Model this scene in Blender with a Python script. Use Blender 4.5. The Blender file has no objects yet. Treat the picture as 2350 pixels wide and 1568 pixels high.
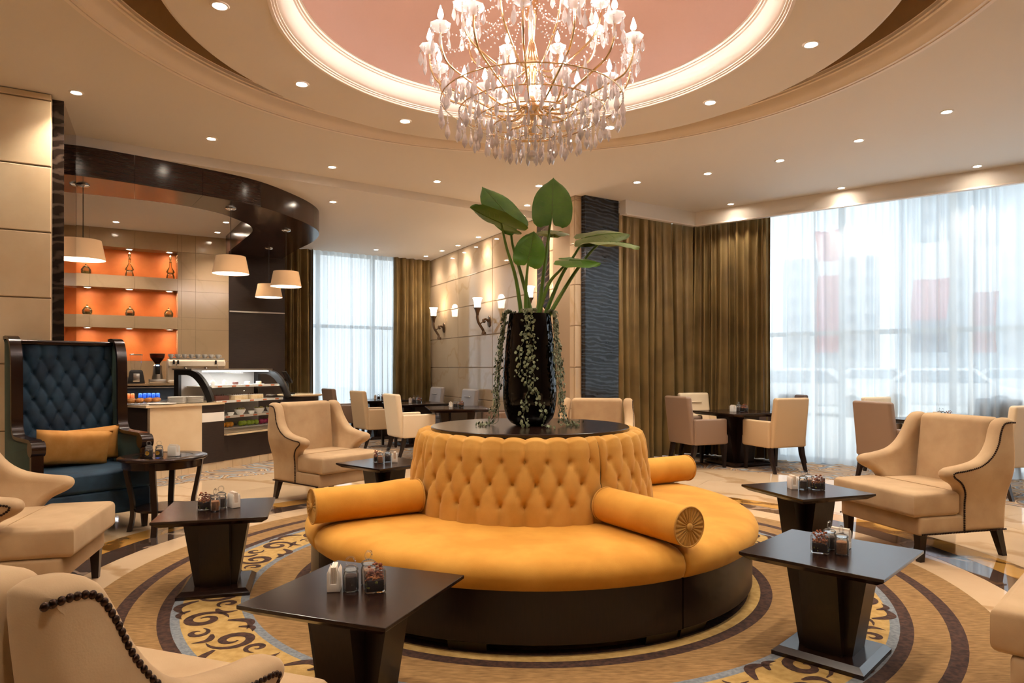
import bpy, bmesh, math, random
from mathutils import Vector, Matrix
from mathutils.geometry import tessellate_polygon
R = math.radians; pi = math.pi; sin = math.sin; cos = math.cos
random.seed(7)
scn = bpy.context.scene
col = scn.collection

# ------------------------------------------------------------------ camera, world, exposure
cam_d = bpy.data.cameras.new('camera'); cam = bpy.data.objects.new('camera', cam_d); col.objects.link(cam)
cam.location = (0, 0, 1.30); cam.rotation_euler = (R(90), 0, 0)
cam_d.sensor_width = 36.0; cam_d.lens = 24.0; cam_d.shift_y = 61 / 2350; cam_d.clip_start = 0.05; cam_d.clip_end = 400
scn.camera = cam
vs = scn.view_settings
vs.view_transform = 'Standard'; vs.look = 'None'; vs.gamma = 1.0; vs.use_curve_mapping = False
vs.exposure = 1.3
cy = scn.cycles
cy.max_bounces = 7; cy.diffuse_bounces = 3; cy.glossy_bounces = 3; cy.transmission_bounces = 5; cy.transparent_max_bounces = 14
cy.caustics_reflective = False; cy.caustics_refractive = False; cy.sample_clamp_indirect = 4.0; cy.blur_glossy = 0.6
cy.use_denoising = True; cy.use_light_tree = False; cy.adaptive_min_samples = 16; cy.adaptive_threshold = 0.035
w = bpy.data.worlds.new('sky'); scn.world = w; w.use_nodes = True
bg = w.node_tree.nodes['Background']; bg.inputs[0].default_value = (0.86, 0.93, 1.0, 1); bg.inputs[1].default_value = 1.5

WARM = (1.0, 0.87, 0.71)
# ------------------------------------------------------------------ mesh helpers
def soften(mb, lim, f):      # split long edges of a flat mesh, then bend it with f
    me = bpy.data.meshes.new('tmp'); me.from_pydata(mb.v, [], mb.f); b = bmesh.new(); b.from_mesh(me); bmesh.ops.triangulate(b, faces=b.faces)
    for _ in range(4):
        ed = [e for e in b.edges if e.calc_length() > lim]
        if not ed: break
        bmesh.ops.subdivide_edges(b, edges=ed, cuts=1); bmesh.ops.triangulate(b, faces=b.faces)
    out = MB(); b.verts.index_update(); out.v = [tuple(f(*v.co)) for v in b.verts]; out.f = [[v.index for v in q.verts] for q in b.faces]; out.m = [0] * len(out.f); b.free(); bpy.data.meshes.remove(me); return out
class MB:
    def __init__(s): s.v = []; s.f = []; s.m = []; s.mi = 0
    def add(s, vs_, fs):
        o = len(s.v); s.v += [tuple(p) for p in vs_]; s.f += [[i + o for i in f] for f in fs]; s.m += [s.mi] * len(fs); return s
    def box(s, c, d, rz=0.0, mx=None):
        hx, hy, hz = d[0] / 2, d[1] / 2, d[2] / 2
        ps = [Vector((x, y, z)) for z in (-hz, hz) for x, y in ((-hx, -hy), (hx, -hy), (hx, hy), (-hx, hy))]
        m = mx or Matrix.Rotation(rz, 4, 'Z')
        return s.add([m @ p + Vector(c) for p in ps], [(3, 2, 1, 0), (4, 5, 6, 7), (0, 1, 5, 4), (1, 2, 6, 5), (2, 3, 7, 6), (3, 0, 4, 7)])
    def prism(s, poly, z0, z1, f=None):
        n = len(poly); f = f or (lambda x, y, z: (x, y, z))
        return s.add([f(x, y, z0) for x, y in poly] + [f(x, y, z1) for x, y in poly],
                     [tuple(range(n - 1, -1, -1)), tuple(range(n, 2 * n))] + [(i, (i + 1) % n, n + (i + 1) % n, n + i) for i in range(n)])
    def loft(s, rings, closed=True, cap=(True, True)):
        n = len(rings[0]); vs_ = [p for r in rings for p in r]; fs = []
        for k in range(len(rings) - 1):
            for i in range(n if closed else n - 1):
                j = (i + 1) % n; fs.append((k * n + i, k * n + j, (k + 1) * n + j, (k + 1) * n + i))
        if cap[0]: fs.append(tuple(range(n - 1, -1, -1)))
        if cap[1]: fs.append(tuple(range((len(rings) - 1) * n, len(rings) * n)))
        return s.add(vs_, fs)
    def lathe(s, prof, n=24, a0=0.0, a1=2 * pi, c=(0, 0), cap=(False, False), z=0.0):
        full = abs(a1 - a0 - 2 * pi) < 1e-6; k = n if full else n + 1
        rings = [[(c[0] + r * cos(a0 + (a1 - a0) * i / n), c[1] + r * sin(a0 + (a1 - a0) * i / n), z + h) for i in range(k)] for r, h in prof]
        return s.loft(rings, full, cap)
    def sweep(s, prof, n, a0, a1, c=(0, 0)):      # closed (r,z) section swept through an angle, ends capped
        rings = [[(c[0] + r * cos(a), c[1] + r * sin(a), h) for r, h in prof] for a in [a0 + (a1 - a0) * i / n for i in range(n + 1)]]
        return s.loft(rings, True, (True, True))
    def tube(s, pts, r, n=8, cap=True):
        pts = [Vector(p) for p in pts]; rs = r if isinstance(r, (list, tuple)) else [r] * len(pts); rings = []; up = Vector((0, 0, 1))
        t0 = (pts[1] - pts[0]).normalized(); a = t0.cross(up)
        if a.length < 1e-3: a = t0.cross(Vector((1, 0, 0)))
        a.normalize()
        for i, p in enumerate(pts):
            t = (pts[min(i + 1, len(pts) - 1)] - pts[max(i - 1, 0)]).normalized()
            a = (a - t * a.dot(t)).normalized(); b = t.cross(a)
            rings.append([p + (a * cos(2 * pi * k / n) + b * sin(2 * pi * k / n)) * rs[i] for k in range(n)])
        return s.loft(rings, True, (cap, cap))
    def ribbon(s, pts, ws, z):
        vs_ = []
        for i, (x, y) in enumerate(pts):
            x0, y0 = pts[max(i - 1, 0)]; x1, y1 = pts[min(i + 1, len(pts) - 1)]
            d = math.hypot(x1 - x0, y1 - y0) or 1; nx, ny = -(y1 - y0) / d, (x1 - x0) / d
            vs_ += [(x + nx * ws[i], y + ny * ws[i], z), (x - nx * ws[i], y - ny * ws[i], z)]
        return s.add(vs_, [(2 * i, 2 * i + 1, 2 * i + 3, 2 * i + 2) for i in range(len(pts) - 1)])
    def sphere(s, c, r, nu=12, nv=7, sc=(1, 1, 1)):
        rings = []
        for j in range(1, nv):
            a = pi * j / nv - pi / 2
            rings.append([(c[0] + r * sc[0] * cos(a) * cos(2 * pi * i / nu), c[1] + r * sc[1] * cos(a) * sin(2 * pi * i / nu), c[2] + r * sc[2] * sin(a)) for i in range(nu)])
        o = len(s.v); s.loft(rings, True, (False, False))
        s.v += [(c[0], c[1], c[2] - r * sc[2]), (c[0], c[1], c[2] + r * sc[2])]; b = len(s.v) - 2; t = b + 1; l = o + (nv - 2) * nu
        fs = [(b, o + (i + 1) % nu, o + i) for i in range(nu)] + [(t, l + i, l + (i + 1) % nu) for i in range(nu)]
        s.f += fs; s.m += [s.mi] * len(fs); return s
    def rbox(s, c, d, r=0.02, n=2, f=None):
        h = [x / 2 for x in d]; r = min(r, min(h) * 0.999)
        ks = [x - r for x in h]
        m = 2 * n + 2; idx = {}; vs_ = []; fs = []
        def P(face, i, j):
            u = -1 + 2 * min(i, n) / (2 * n) if i <= n else 2 * (i - n - 1) / (2 * n)
            v = -1 + 2 * min(j, n) / (2 * n) if j <= n else 2 * (j - n - 1) / (2 * n)
            su = -1 if i <= n else 1; sv = -1 if j <= n else 1
            a, sg = face; b, cc = [(1, 2), (2, 0), (0, 1)][a]
            dv = [0, 0, 0]; dv[a] = sg; dv[b] = math.tan(u * pi / 4); dv[cc] = math.tan(v * pi / 4)
            L = math.sqrt(sum(q * q for q in dv)); p = [0, 0, 0]
            p[a] = sg * ks[a] + r * dv[a] / L; p[b] = su * ks[b] + r * dv[b] / L; p[cc] = sv * ks[cc] + r * dv[cc] / L
            key = tuple(round(q, 5) for q in p)
            if key not in idx:
                idx[key] = len(vs_); q = (p[0] + c[0], p[1] + c[1], p[2] + c[2]); vs_.append(f(*q) if f else q)
            return idx[key]
        for a in range(3):
            for sg in (-1, 1):
                for i in range(m - 1):
                    for j in range(m - 1):
                        q = [P((a, sg), i, j), P((a, sg), i + 1, j), P((a, sg), i + 1, j + 1), P((a, sg), i, j + 1)]
                        if sg < 0: q.reverse()
                        u_ = []
                        for k in q:
                            if k not in u_: u_.append(k)
                        if len(u_) > 2: fs.append(u_)
        return s.add(vs_, fs)
    def pillow(s, poly, t0, t1, r, f, n=3):        # polygon extruded with rounded rims; f(u,v,t)->xyz
        N = len(poly); nor = []
        for i in range(N):
            (x0, y0), (x1, y1), (x2, y2) = poly[i - 1], poly[i], poly[(i + 1) % N]
            a = Vector((y1 - y0, x0 - x1)).normalized(); b = Vector((y2 - y1, x1 - x2)).normalized(); m = a + b
            m = m / max(m.dot(a), 0.35) if m.length > 1e-6 else a
            nor.append(m)
        rings = []
        for k in range(n + 1):
            a = pi / 2 * k / n; rings.append((r * (1 - sin(a)), t0 + r * (1 - cos(a))))
        for k in range(n + 1):
            a = pi / 2 * (n - k) / n; rings.append((r * (1 - sin(a)), t1 - r * (1 - cos(a))))
        o0 = len(s.v); s.loft([[f(poly[i][0] - nor[i].x * o, poly[i][1] - nor[i].y * o, t) for i in range(N)] for o, t in rings], True, (False, False))
        o_ = rings[0][0]; tri = tessellate_polygon([[Vector((poly[i][0] - nor[i].x * o_, poly[i][1] - nor[i].y * o_, 0)) for i in range(N)]])
        l0 = o0 + (len(rings) - 1) * N; fs = [(o0 + c, o0 + b, o0 + a) for a, b, c in tri] + [(l0 + a, l0 + b, l0 + c) for a, b, c in tri]
        s.f += fs; s.m += [s.mi] * len(fs); return s
    def build(s, name, mat, parent=None, smooth=True, ang=38, loc=None, rz=0.0, fix=True):
        me = bpy.data.meshes.new(name); me.from_pydata(s.v, [], s.f); me.validate()
        mats = mat if isinstance(mat, (list, tuple)) else [mat]
        for m_ in mats: me.materials.append(m_)
        if len(mats) > 1: me.polygons.foreach_set('material_index', s.m)
        if fix:
            b = bmesh.new(); b.from_mesh(me); bmesh.ops.recalc_face_normals(b, faces=b.faces); b.to_mesh(me); b.free()
        if smooth:
            me.polygons.foreach_set('use_smooth', [True] * len(me.polygons)); me.set_sharp_from_angle(angle=R(ang))
        o = bpy.data.objects.new(name, me); col.objects.link(o)
        if parent: o.parent = parent
        if loc: o.location = loc
        o.rotation_euler.z = rz
        return o

def tag(o, label=None, cat=None, group=None, kind=None):
    if label: o['label'] = label
    if cat: o['category'] = cat
    if group: o['group'] = group
    if kind: o['kind'] = kind
    return o
def thing(name, loc, rz=0.0, label=None, cat=None, group=None, kind=None):
    o = bpy.data.objects.new(name, None); o.empty_display_size = .1; col.objects.link(o); o.location = loc; o.rotation_euler.z = rz
    return tag(o, label, cat, group, kind)
def dup(root, loc, rz=None, label=None, group=None, parent=None):
    c = root.copy(); col.objects.link(c)
    if loc is not None: c.location = loc
    if rz is not None: c.rotation_euler.z = rz
    if label: c['label'] = label
    if group: c['group'] = group
    if parent: c.parent = parent
    for ch in list(root.children):
        k = ch.copy(); col.objects.link(k); k.parent = c
        for g in list(ch.children):
            q = g.copy(); col.objects.link(q); q.parent = k
    return c
def cr(pts, n=6, closed=False):                     # Catmull-Rom through points
    P = [Vector(p) for p in pts]; N = len(P); out = []
    for i in range(N if closed else N - 1):
        p0 = P[i - 1] if (closed or i > 0) else P[i]; p1 = P[i]; p2 = P[(i + 1) % N]; p3 = P[(i + 2) % N] if (closed or i + 2 < N) else p2
        for k in range(n):
            t = k / n
            out.append(0.5 * ((2 * p1) + (p2 - p0) * t + (2 * p0 - 5 * p1 + 4 * p2 - p3) * t * t + (3 * p1 - p0 - 3 * p2 + p3) * t ** 3))
    if not closed: out.append(P[-1])
    return out
def face_rz(F): return math.atan2(F[1], F[0]) - pi / 2     # local +Y turned to F
ORD = ['first', 'second', 'third', 'fourth', 'fifth', 'sixth', 'seventh', 'eighth', 'ninth', 'tenth', 'eleventh', 'twelfth', 'thirteenth', 'fourteenth', 'fifteenth', 'sixteenth']

# ------------------------------------------------------------------ materials
def lin(h):
    h = h.lstrip('#'); c = [int(h[i:i + 2], 16) / 255 for i in (0, 2, 4)]
    return tuple((x / 12.92 if x <= 0.04045 else ((x + 0.055) / 1.055) ** 2.4) for x in c) + (1,)
def mat(name, c, rough=0.5, metal=0.0, c2=None, nz=4.0, nd=4.0, pos=(0.35, 0.65), stretch=(1, 1, 1), bump=None, sheen=0.0, coat=0.0, spec=0.5, world=False, sheen_tint=None):
    m = bpy.data.materials.new(name); m.use_nodes = True; nt = m.node_tree; N = nt.nodes; L = nt.links; b = N['Principled BSDF']
    b.inputs['Base Color'].default_value = lin(c); b.inputs['Roughness'].default_value = rough; b.inputs['Metallic'].default_value = metal
    b.inputs['Specular IOR Level'].default_value = spec
    if sheen:
        b.inputs['Sheen Weight'].default_value = sheen; b.inputs['Sheen Roughness'].default_value = 0.4
        b.inputs['Sheen Tint'].default_value = lin(sheen_tint or c)
    if coat: b.inputs['Coat Weight'].default_value = coat; b.inputs['Coat Roughness'].default_value = 0.08
    if c2 or bump:
        if world: src = N.new('ShaderNodeNewGeometry').outputs['Position']
        else: src = N.new('ShaderNodeTexCoord').outputs['Object']
        mp = N.new('ShaderNodeMapping'); mp.inputs['Scale'].default_value = stretch; L.new(src, mp.inputs[0])
    if c2:
        t = N.new('ShaderNodeTexNoise'); t.inputs['Scale'].default_value = nz; t.inputs['Detail'].default_value = nd; L.new(mp.outputs[0], t.inputs[0])
        r = N.new('ShaderNodeValToRGB'); r.color_ramp.elements[0].color = lin(c); r.color_ramp.elements[1].color = lin(c2)
        r.color_ramp.elements[0].position, r.color_ramp.elements[1].position = pos
        L.new(t.outputs[0], r.inputs[0]); L.new(r.outputs[0], b.inputs['Base Color'])
    if bump:
        t2 = N.new('ShaderNodeTexNoise'); t2.inputs['Scale'].default_value = bump[0]; t2.inputs['Detail'].default_value = 3; L.new(mp.outputs[0], t2.inputs[0])
        bp = N.new('ShaderNodeBump'); bp.inputs['Strength'].default_value = bump[1]; bp.inputs['Distance'].default_value = 0.01
        L.new(t2.outputs[0], bp.inputs['Height']); L.new(bp.outputs[0], b.inputs['Normal'])
    return m
def emis(name, c, strength):
    m = bpy.data.materials.new(name); m.use_nodes = True; b = m.node_tree.nodes['Principled BSDF']
    b.inputs['Base Color'].default_value = (*c, 1); b.inputs['Emission Color'].default_value = (*c, 1); b.inputs['Emission Strength'].default_value = strength
    b.inputs['Roughness'].default_value = .4
    return m
def glassy(name, tint, mixg=0.25, diff=0.0, rough=0.02, fres=True, dcol=(1, 1, 1, 1)):  # clear thin glass: fresnel reflection over transparency
    m = bpy.data.materials.new(name); m.use_nodes = True; nt = m.node_tree; N = nt.nodes; L = nt.links; N.remove(N['Principled BSDF']); out = N['Material Output']
    tr = N.new('ShaderNodeBsdfTransparent'); tr.inputs[0].default_value = tint
    gl = N.new('ShaderNodeBsdfGlossy'); gl.inputs['Roughness'].default_value = rough
    mx = N.new('ShaderNodeMixShader')
    if fres:
        lw = N.new('ShaderNodeLayerWeight'); lw.inputs[0].default_value = mixg; L.new(lw.outputs['Fresnel'], mx.inputs[0])
    else: mx.inputs[0].default_value = mixg
    L.new(tr.outputs[0], mx.inputs[1]); L.new(gl.outputs[0], mx.inputs[2]); last = mx
    if diff:
        df = N.new('ShaderNodeBsdfDiffuse'); df.inputs[0].default_value = dcol; tl = N.new('ShaderNodeBsdfTranslucent'); tl.inputs[0].default_value = dcol
        ad = N.new('ShaderNodeMixShader'); ad.inputs[0].default_value = .5; L.new(df.outputs[0], ad.inputs[1]); L.new(tl.outputs[0], ad.inputs[2])
        m2 = N.new('ShaderNodeMixShader'); m2.inputs[0].default_value = diff; L.new(mx.outputs[0], m2.inputs[1]); L.new(ad.outputs[0], m2.inputs[2]); last = m2
    L.new(last.outputs[0], out.inputs[0]); return m
def cloth_thin(name, c, transp, transl):        # sheer cloth: open weave + diffuse + translucent
    m = bpy.data.materials.new(name); m.use_nodes = True; nt = m.node_tree; N = nt.nodes; L = nt.links; N.remove(N['Principled BSDF']); out = N['Material Output']
    tr = N.new('ShaderNodeBsdfTransparent'); df = N.new('ShaderNodeBsdfDiffuse'); tl = N.new('ShaderNodeBsdfTranslucent')
    df.inputs[0].default_value = lin(c); tl.inputs[0].default_value = lin(c)
    a = N.new('ShaderNodeMixShader'); a.inputs[0].default_value = transl; L.new(df.outputs[0], a.inputs[1]); L.new(tl.outputs[0], a.inputs[2])
    b = N.new('ShaderNodeMixShader')
    lw = N.new('ShaderNodeLayerWeight'); lw.inputs[0].default_value = 0.5
    mr = N.new('ShaderNodeMapRange'); mr.inputs['To Min'].default_value = transp; mr.inputs['To Max'].default_value = transp * .25; L.new(lw.outputs['Facing'], mr.inputs[0])
    L.new(mr.outputs[0], b.inputs[0]); L.new(a.outputs[0], b.inputs[1]); L.new(tr.outputs[0], b.inputs[2]); L.new(b.outputs[0], out.inputs[0]); return m
def stone(name, base, vein, rough, scale, dist, ramp, world=True, stretch=(1, 1, 1), rot=(0, 0, 0), base2=None, bands='DIAGONAL'):
    m = bpy.data.materials.new(name); m.use_nodes = True; nt = m.node_tree; N = nt.nodes; L = nt.links; b = N['Principled BSDF']; b.inputs['Roughness'].default_value = rough
    src = N.new('ShaderNodeNewGeometry').outputs['Position'] if world else N.new('ShaderNodeTexCoord').outputs['Object']
    mp = N.new('ShaderNodeMapping'); mp.inputs['Scale'].default_value = stretch; mp.inputs['Rotation'].default_value = rot; L.new(src, mp.inputs[0])
    wv = N.new('ShaderNodeTexWave'); wv.bands_direction = bands; wv.inputs['Scale'].default_value = scale; wv.inputs['Distortion'].default_value = dist; wv.inputs['Detail'].default_value = 5; wv.inputs['Detail Scale'].default_value = 1.6
    L.new(mp.outputs[0], wv.inputs[0])
    r = N.new('ShaderNodeValToRGB'); r.color_ramp.elements[0].position, r.color_ramp.elements[1].position = ramp
    r.color_ramp.elements[0].color = (0, 0, 0, 1); r.color_ramp.elements[1].color = (1, 1, 1, 1); L.new(wv.outputs[0], r.inputs[0])
    n2 = N.new('ShaderNodeTexNoise'); n2.inputs['Scale'].default_value = 2.2; n2.inputs['Detail'].default_value = 6; L.new(mp.outputs[0], n2.inputs[0])
    mx0 = N.new('ShaderNodeMix'); mx0.data_type = 'RGBA'; mx0.inputs[6].default_value = lin(base); mx0.inputs[7].default_value = lin(base2 or base); L.new(n2.outputs[0], mx0.inputs[0])
    mx = N.new('ShaderNodeMix'); mx.data_type = 'RGBA'; mx.inputs[7].default_value = lin(vein); L.new(r.outputs[0], mx.inputs[0]); L.new(mx0.outputs[2], mx.inputs[6]); L.new(mx.outputs[2], b.inputs['Base Color'])
    return m

mtl = {}
mtl['ceil'] = mat('ceiling_paint', 'E6DDD2', .75)
mtl['dome'] = mat('dome_paint', '94705F', .6)
mtl['mould'] = mat('moulding_paint', 'F3E6DA', .5)
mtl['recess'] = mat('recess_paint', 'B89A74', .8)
mtl['marble'] = mat('beige_marble', 'E2CBA8', .14, c2='D4B791', nz=2.3, nd=8, pos=(.35, .7), world=True)
mtl['marble_wall'] = stone('veined_beige_marble', 'D2BC9F', 'C4AA89', .055, .5, 9, (.975, 1.0), base2='C6AC8D')
mtl['marble_bar'] = stone('bar_marble', 'BFA484', 'B59A79', .12, .6, 8, (.97, 1.0), base2='B29674')
mtl['floor'] = stone('floor_marble', 'DDC1A0', 'BC9A74', .045, .45, 8, (.93, 1.0), base2='CDAE8B')
mtl['floor_dark'] = stone('dark_brown_marble', '3A2A22', 'A38B78', .04, .9, 12, (.86, 1.0), base2='57443A')
mtl['floor_gold'] = stone('gold_marble', 'B07C36', '6C4518', .05, 1.0, 9, (.7, 1.0), base2='D2A257')
mtl['grout'] = mat('grout', 'A58C70', .7)
mtl['black_stone'] = stone('black_wave_stone', '14171C', '3F4854', .12, 3.4, 8, (.45, 1.05), stretch=(.6, .6, 1.9), rot=(R(8), R(-14), 0), base2='232932', bands='Z')
mtl['brown_stone'] = stone('brown_wave_stone', '17100D', '43362E', .15, 2.3, 10, (.5, 1.1), stretch=(1, 1, 1.8), rot=(R(20), R(30), 0), base2='241A16', bands='Z')
mtl['wenge'] = mat('wenge_wood', '1D100C', .2, c2='2C1912', nz=14, nd=6, stretch=(1, 9, 9), pos=(.3, .7))
mtl['wenge_v'] = mat('wenge_upright', '170C09', .3, c2='24140F', nz=14, nd=6, stretch=(9, 9, 1), pos=(.3, .7))
mtl['canopy'] = mat('dark_canopy_wood', '27150F', .2, c2='361E15', nz=9, nd=5, stretch=(1, 1, 14), pos=(.3, .7))
mtl['bar_wood'] = mat('bar_dark_wood', '261913', .42, c2='33231B', nz=10, nd=5, stretch=(1, 1, 18), pos=(.3, .7))
mtl['gold'] = mat('gold_suede', 'CB8C2B', .85, c2='DC9F3E', nz=5, nd=7, bump=(240, .08), sheen=.35, sheen_tint='FFD98A')
mtl['goldback'] = mat('gold_suede_back', 'BE8836', .85, c2='CE9A4A', nz=6, nd=6, bump=(240, .08), sheen=.3, sheen_tint='FFE0A8')
mtl['suede'] = mat('beige_suede', 'B59672', .85, c2='C6A882', nz=5, nd=6, bump=(260, .06), sheen=.35, sheen_tint='FFE3C0')
mtl['nail'] = mat('dark_bronze_nail', '3A2A22', .3, metal=.9)
mtl['blue'] = mat('blue_velvet', '12293F', .75, c2='1C3D55', nz=6, nd=6, sheen=.5, sheen_tint='5E8CA6')
mtl['teal'] = mat('teal_velvet', '20302F', .8, c2='2A3C39', nz=6, nd=5, sheen=.45, sheen_tint='7C9688')
mtl['cushion'] = mat('gold_cushion', 'C98A3C', .7, c2='D99C50', nz=9, nd=6, bump=(200, .1), sheen=.3)
mtl['leather_cream'] = mat('cream_leather', 'E8D3B4', .45)
mtl['leather_tan'] = mat('tan_leather', 'C4A783', .45)
mtl['leather_taupe'] = mat('taupe_leather', '8C7361', .42)
mtl['leather_dark'] = mat('dark_taupe_leather', '5F4C42', .42)
mtl['leather_grey'] = mat('grey_leather', 'A39A96', .42)
mtl['glass'] = glassy('clear_glass', (.985, .99, .99, 1), .2, diff=.05)
mtl['pane'] = glassy('window_glass', (.94, .97, .97, 1), .1)
mtl['caseglass'] = glassy('case_glass', (.95, .97, .97, 1), .2)
mtl['crystal'] = glassy('crystal', (1, .96, .95, 1), .5, diff=.34, fres=False, rough=.03, dcol=(1, .95, .93, 1))
mtl['white'] = mat('white_ceramic', 'F0EAE2', .3)
mtl['paper'] = mat('napkin_paper', 'F1E2D2', .9)
mtl['steel'] = mat('brushed_steel', 'C9C4BD', .3, metal=1)
mtl['chrome'] = mat('chrome', 'E0DCD6', .1, metal=1)
mtl['brass'] = mat('gilt_brass', 'F0D3A4', .22, metal=1)
mtl['bronze'] = mat('antique_bronze', '6E5844', .42, metal=.8)
mtl['coffee'] = mat('ground_coffee', '2A1712', .9, c2='3A221A', nz=120, bump=(300, .3))
mtl['black'] = mat('black_plastic', '14110F', .35)
mtl['vase'] = mat('black_lacquer', '030203', .05, spec=.45)
mtl['leaf'] = mat('leaf_green', '42741A', .42, c2='5E9028', nz=7, nd=4)
mtl['leaf_pale'] = mat('leaf_underside', '5B7434', .5, c2='7A8F52', nz=8, nd=4)
mtl['stem'] = mat('leaf_stem', '55792B', .5, c2='6B8E3C', nz=5)
mtl['ivy'] = mat('ivy_leaf', '3C4426', .55, c2='7F8460', nz=40, nd=2)
mtl['curtain'] = mat('olive_brown_curtain', '7A6540', .36, metal=.45, c2='8C754A', nz=3, nd=2, sheen=.1, sheen_tint='D8BE92')
mtl['sheer'] = cloth_thin('sheer_voile', 'DDE3E8', .17, .62)
mtl['frame'] = mat('white_window_frame', 'C9D2D6', .45)
mtl['orange'] = mat('orange_niche_paint', 'C86A2C', .6, c2='D17636', nz=5)
mtl['pole'] = mat('dark_metal', '3A332D', .4, metal=.7)
mtl['lens'] = emis('lamp_lens', (1.0, .86, .68), 60.0)
mtl['bulb'] = emis('candle_bulb', (1.0, .86, .77), 88.0)
mtl['shadeglow'] = emis('sconce_glass', (1.0, .80, .58), 5.0)
for k_ in ('lens', 'shadeglow'): mtl[k_].cycles.emission_sampling = 'NONE'
mtl['trimring'] = mat('downlight_trim', 'F2E8DC', .35)
# ------------------------------------------------------------------ the room: plan points (metres, camera at the origin)
C = (0.115, 4.41)                    # centre of sofa, rug and ceiling rings
ZC, ZL, ZP, ZR = 3.62, 3.515, 3.425, 3.466
M0, M1 = Vector((-1.683, 14.11)), Vector((.848, 9.169))          # glossy marble wall
P0, P1, P2 = Vector((1.563, 9.389)), Vector((2.73, 10.166)), Vector((8.30, 5.80))
Bd = Vector((.838, .546)).normalized(); Bn = Vector((-Bd.y, Bd.x))
Ad = (M1 - M0).normalized()
Nd = Vector((1.96, 1.17)).normalized(); Nn = Vector((Nd.y, -Nd.x))   # niche wall, Nn points into the room
N1 = Vector((-4.85, 11.69))

ROOM = [(-9, -4.2), (9.4, -4.2), (9.4, 5.3), (3.02, 10.75), (2.75, 10.95), (1.35, 10.05), (1.05, 9.95), (-1.30, 14.75), (-1.75, 14.62), (-5.6, 12.2), (-9, 10.6)]
def room_ray(a):                                     # distance from the centre to the room outline
    dx, dy = cos(a), sin(a); best = 1e9
    for i in range(len(ROOM)):
        (x0, y0), (x1, y1) = ROOM[i], ROOM[(i + 1) % len(ROOM)]; ex, ey = x1 - x0, y1 - y0; den = dx * ey - dy * ex
        if abs(den) < 1e-9: continue
        t = ((x0 - C[0]) * ey - (y0 - C[1]) * ex) / den; u = ((x0 - C[0]) * dy - (y0 - C[1]) * dx) / den
        if t > 0 and -1e-6 <= u <= 1 + 1e-6: best = min(best, t)
    return best
def room_angles(n):
    return sorted([2 * pi * i / n for i in range(n)] + [math.atan2(y - C[1], x - C[0]) % (2 * pi) for x, y in ROOM])
def wallbox(mb, P, Q, z0, z1, th, sgn=1):         # slab whose room face runs P->Q, thickness away to the left (sgn 1) or right
    d = (Q - P).normalized(); n = Vector((-d.y, d.x)) * sgn * th
    poly = [(P.x, P.y), (Q.x, Q.y), (Q.x + n.x, Q.y + n.y), (P.x + n.x, P.y + n.y)]
    if sgn < 0: poly.reverse()
    mb.prism(poly, z0, z1)
def struct(name, mb, m, label=None, **k):
    o = mb.build(name, m, **k); o['kind'] = 'structure'
    if label: o['label'] = label
    return o
def panels(parent, P, Q, ss, zs, m, name='marble_panel', proud=.012, gap=.005, sgn=-1, skip=None):
    d = (Q - P).normalized(); n = Vector((-d.y, d.x)) * sgn; k = 0
    for i in range(len(ss) - 1):
        for j in range(len(zs) - 1):
            if skip and skip(i, j): continue
            a, b = ss[i] + gap, ss[i + 1] - gap; z0, z1 = zs[j] + gap, zs[j + 1] - gap; pr = proud
            def pt(s_, t_, z_): q = P + d * s_ + n * t_; return (q.x, q.y, z_)
            e = .006
            mb = MB(); mb.loft([[pt(a, -.002, z0), pt(b, -.002, z0), pt(b, -.002, z1), pt(a, -.002, z1)], [pt(a, pr - e, z0), pt(b, pr - e, z0), pt(b, pr - e, z1), pt(a, pr - e, z1)],
                                [pt(a + e, pr, z0 + e), pt(b - e, pr, z0 + e), pt(b - e, pr, z1 - e), pt(a + e, pr, z1 - e)]], True, (False, True))
            mb.build(name, m, parent, smooth=False)

# floor: slab, marble tiles in rings, then the carpet outside
fl = MB(); fl.prism(ROOM, -.06, -.004)
floor = struct('floor', fl, mtl['grout'], smooth=False)
def ring_tiles(r0, r1, n, m, off=0.0, name='floor_tile'):
    a = 2 * pi / n; g = .0016; first = None
    for i in range(n):
        am = off + (i + .5) * a
        if C[1] + r1 * sin(am) < 0.4 and C[1] + r0 * sin(am) < .4: continue
        if first is None:
            mb = MB(); k = max(2, int(48 / n * 2)); ga0 = g / r0; ga1 = g / r1
            mb.sweep([(r0 + g, -.004), (r1 - g, -.004), (r1 - g, 0), (r0 + g, 0)], k, -a / 2 + ga1, a / 2 - ga1)
            first = mb.build(name, m, floor, smooth=False, loc=(C[0], C[1], 0), rz=am); o = first
        else:
            o = first.copy(); col.objects.link(o); o.rotation_euler.z = am
ring_tiles(2.55, 2.80, 20, mtl['floor'])
ring_tiles(2.80, 3.00, 24, mtl['floor_dark'], .1)
ring_tiles(3.00, 3.22, 24, mtl['floor_gold'], .2)
ring_tiles(3.22, 4.12, 26, mtl['floor'], .05)
ring_tiles(4.12, 5.05, 30, mtl['floor'], .15)
mb = MB(); mb.lathe([(.2, -.004), (2.56, -.004)], 64, c=C); struct('trim_1', mb, mtl['grout'], 'stone screed under the round rug')

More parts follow.
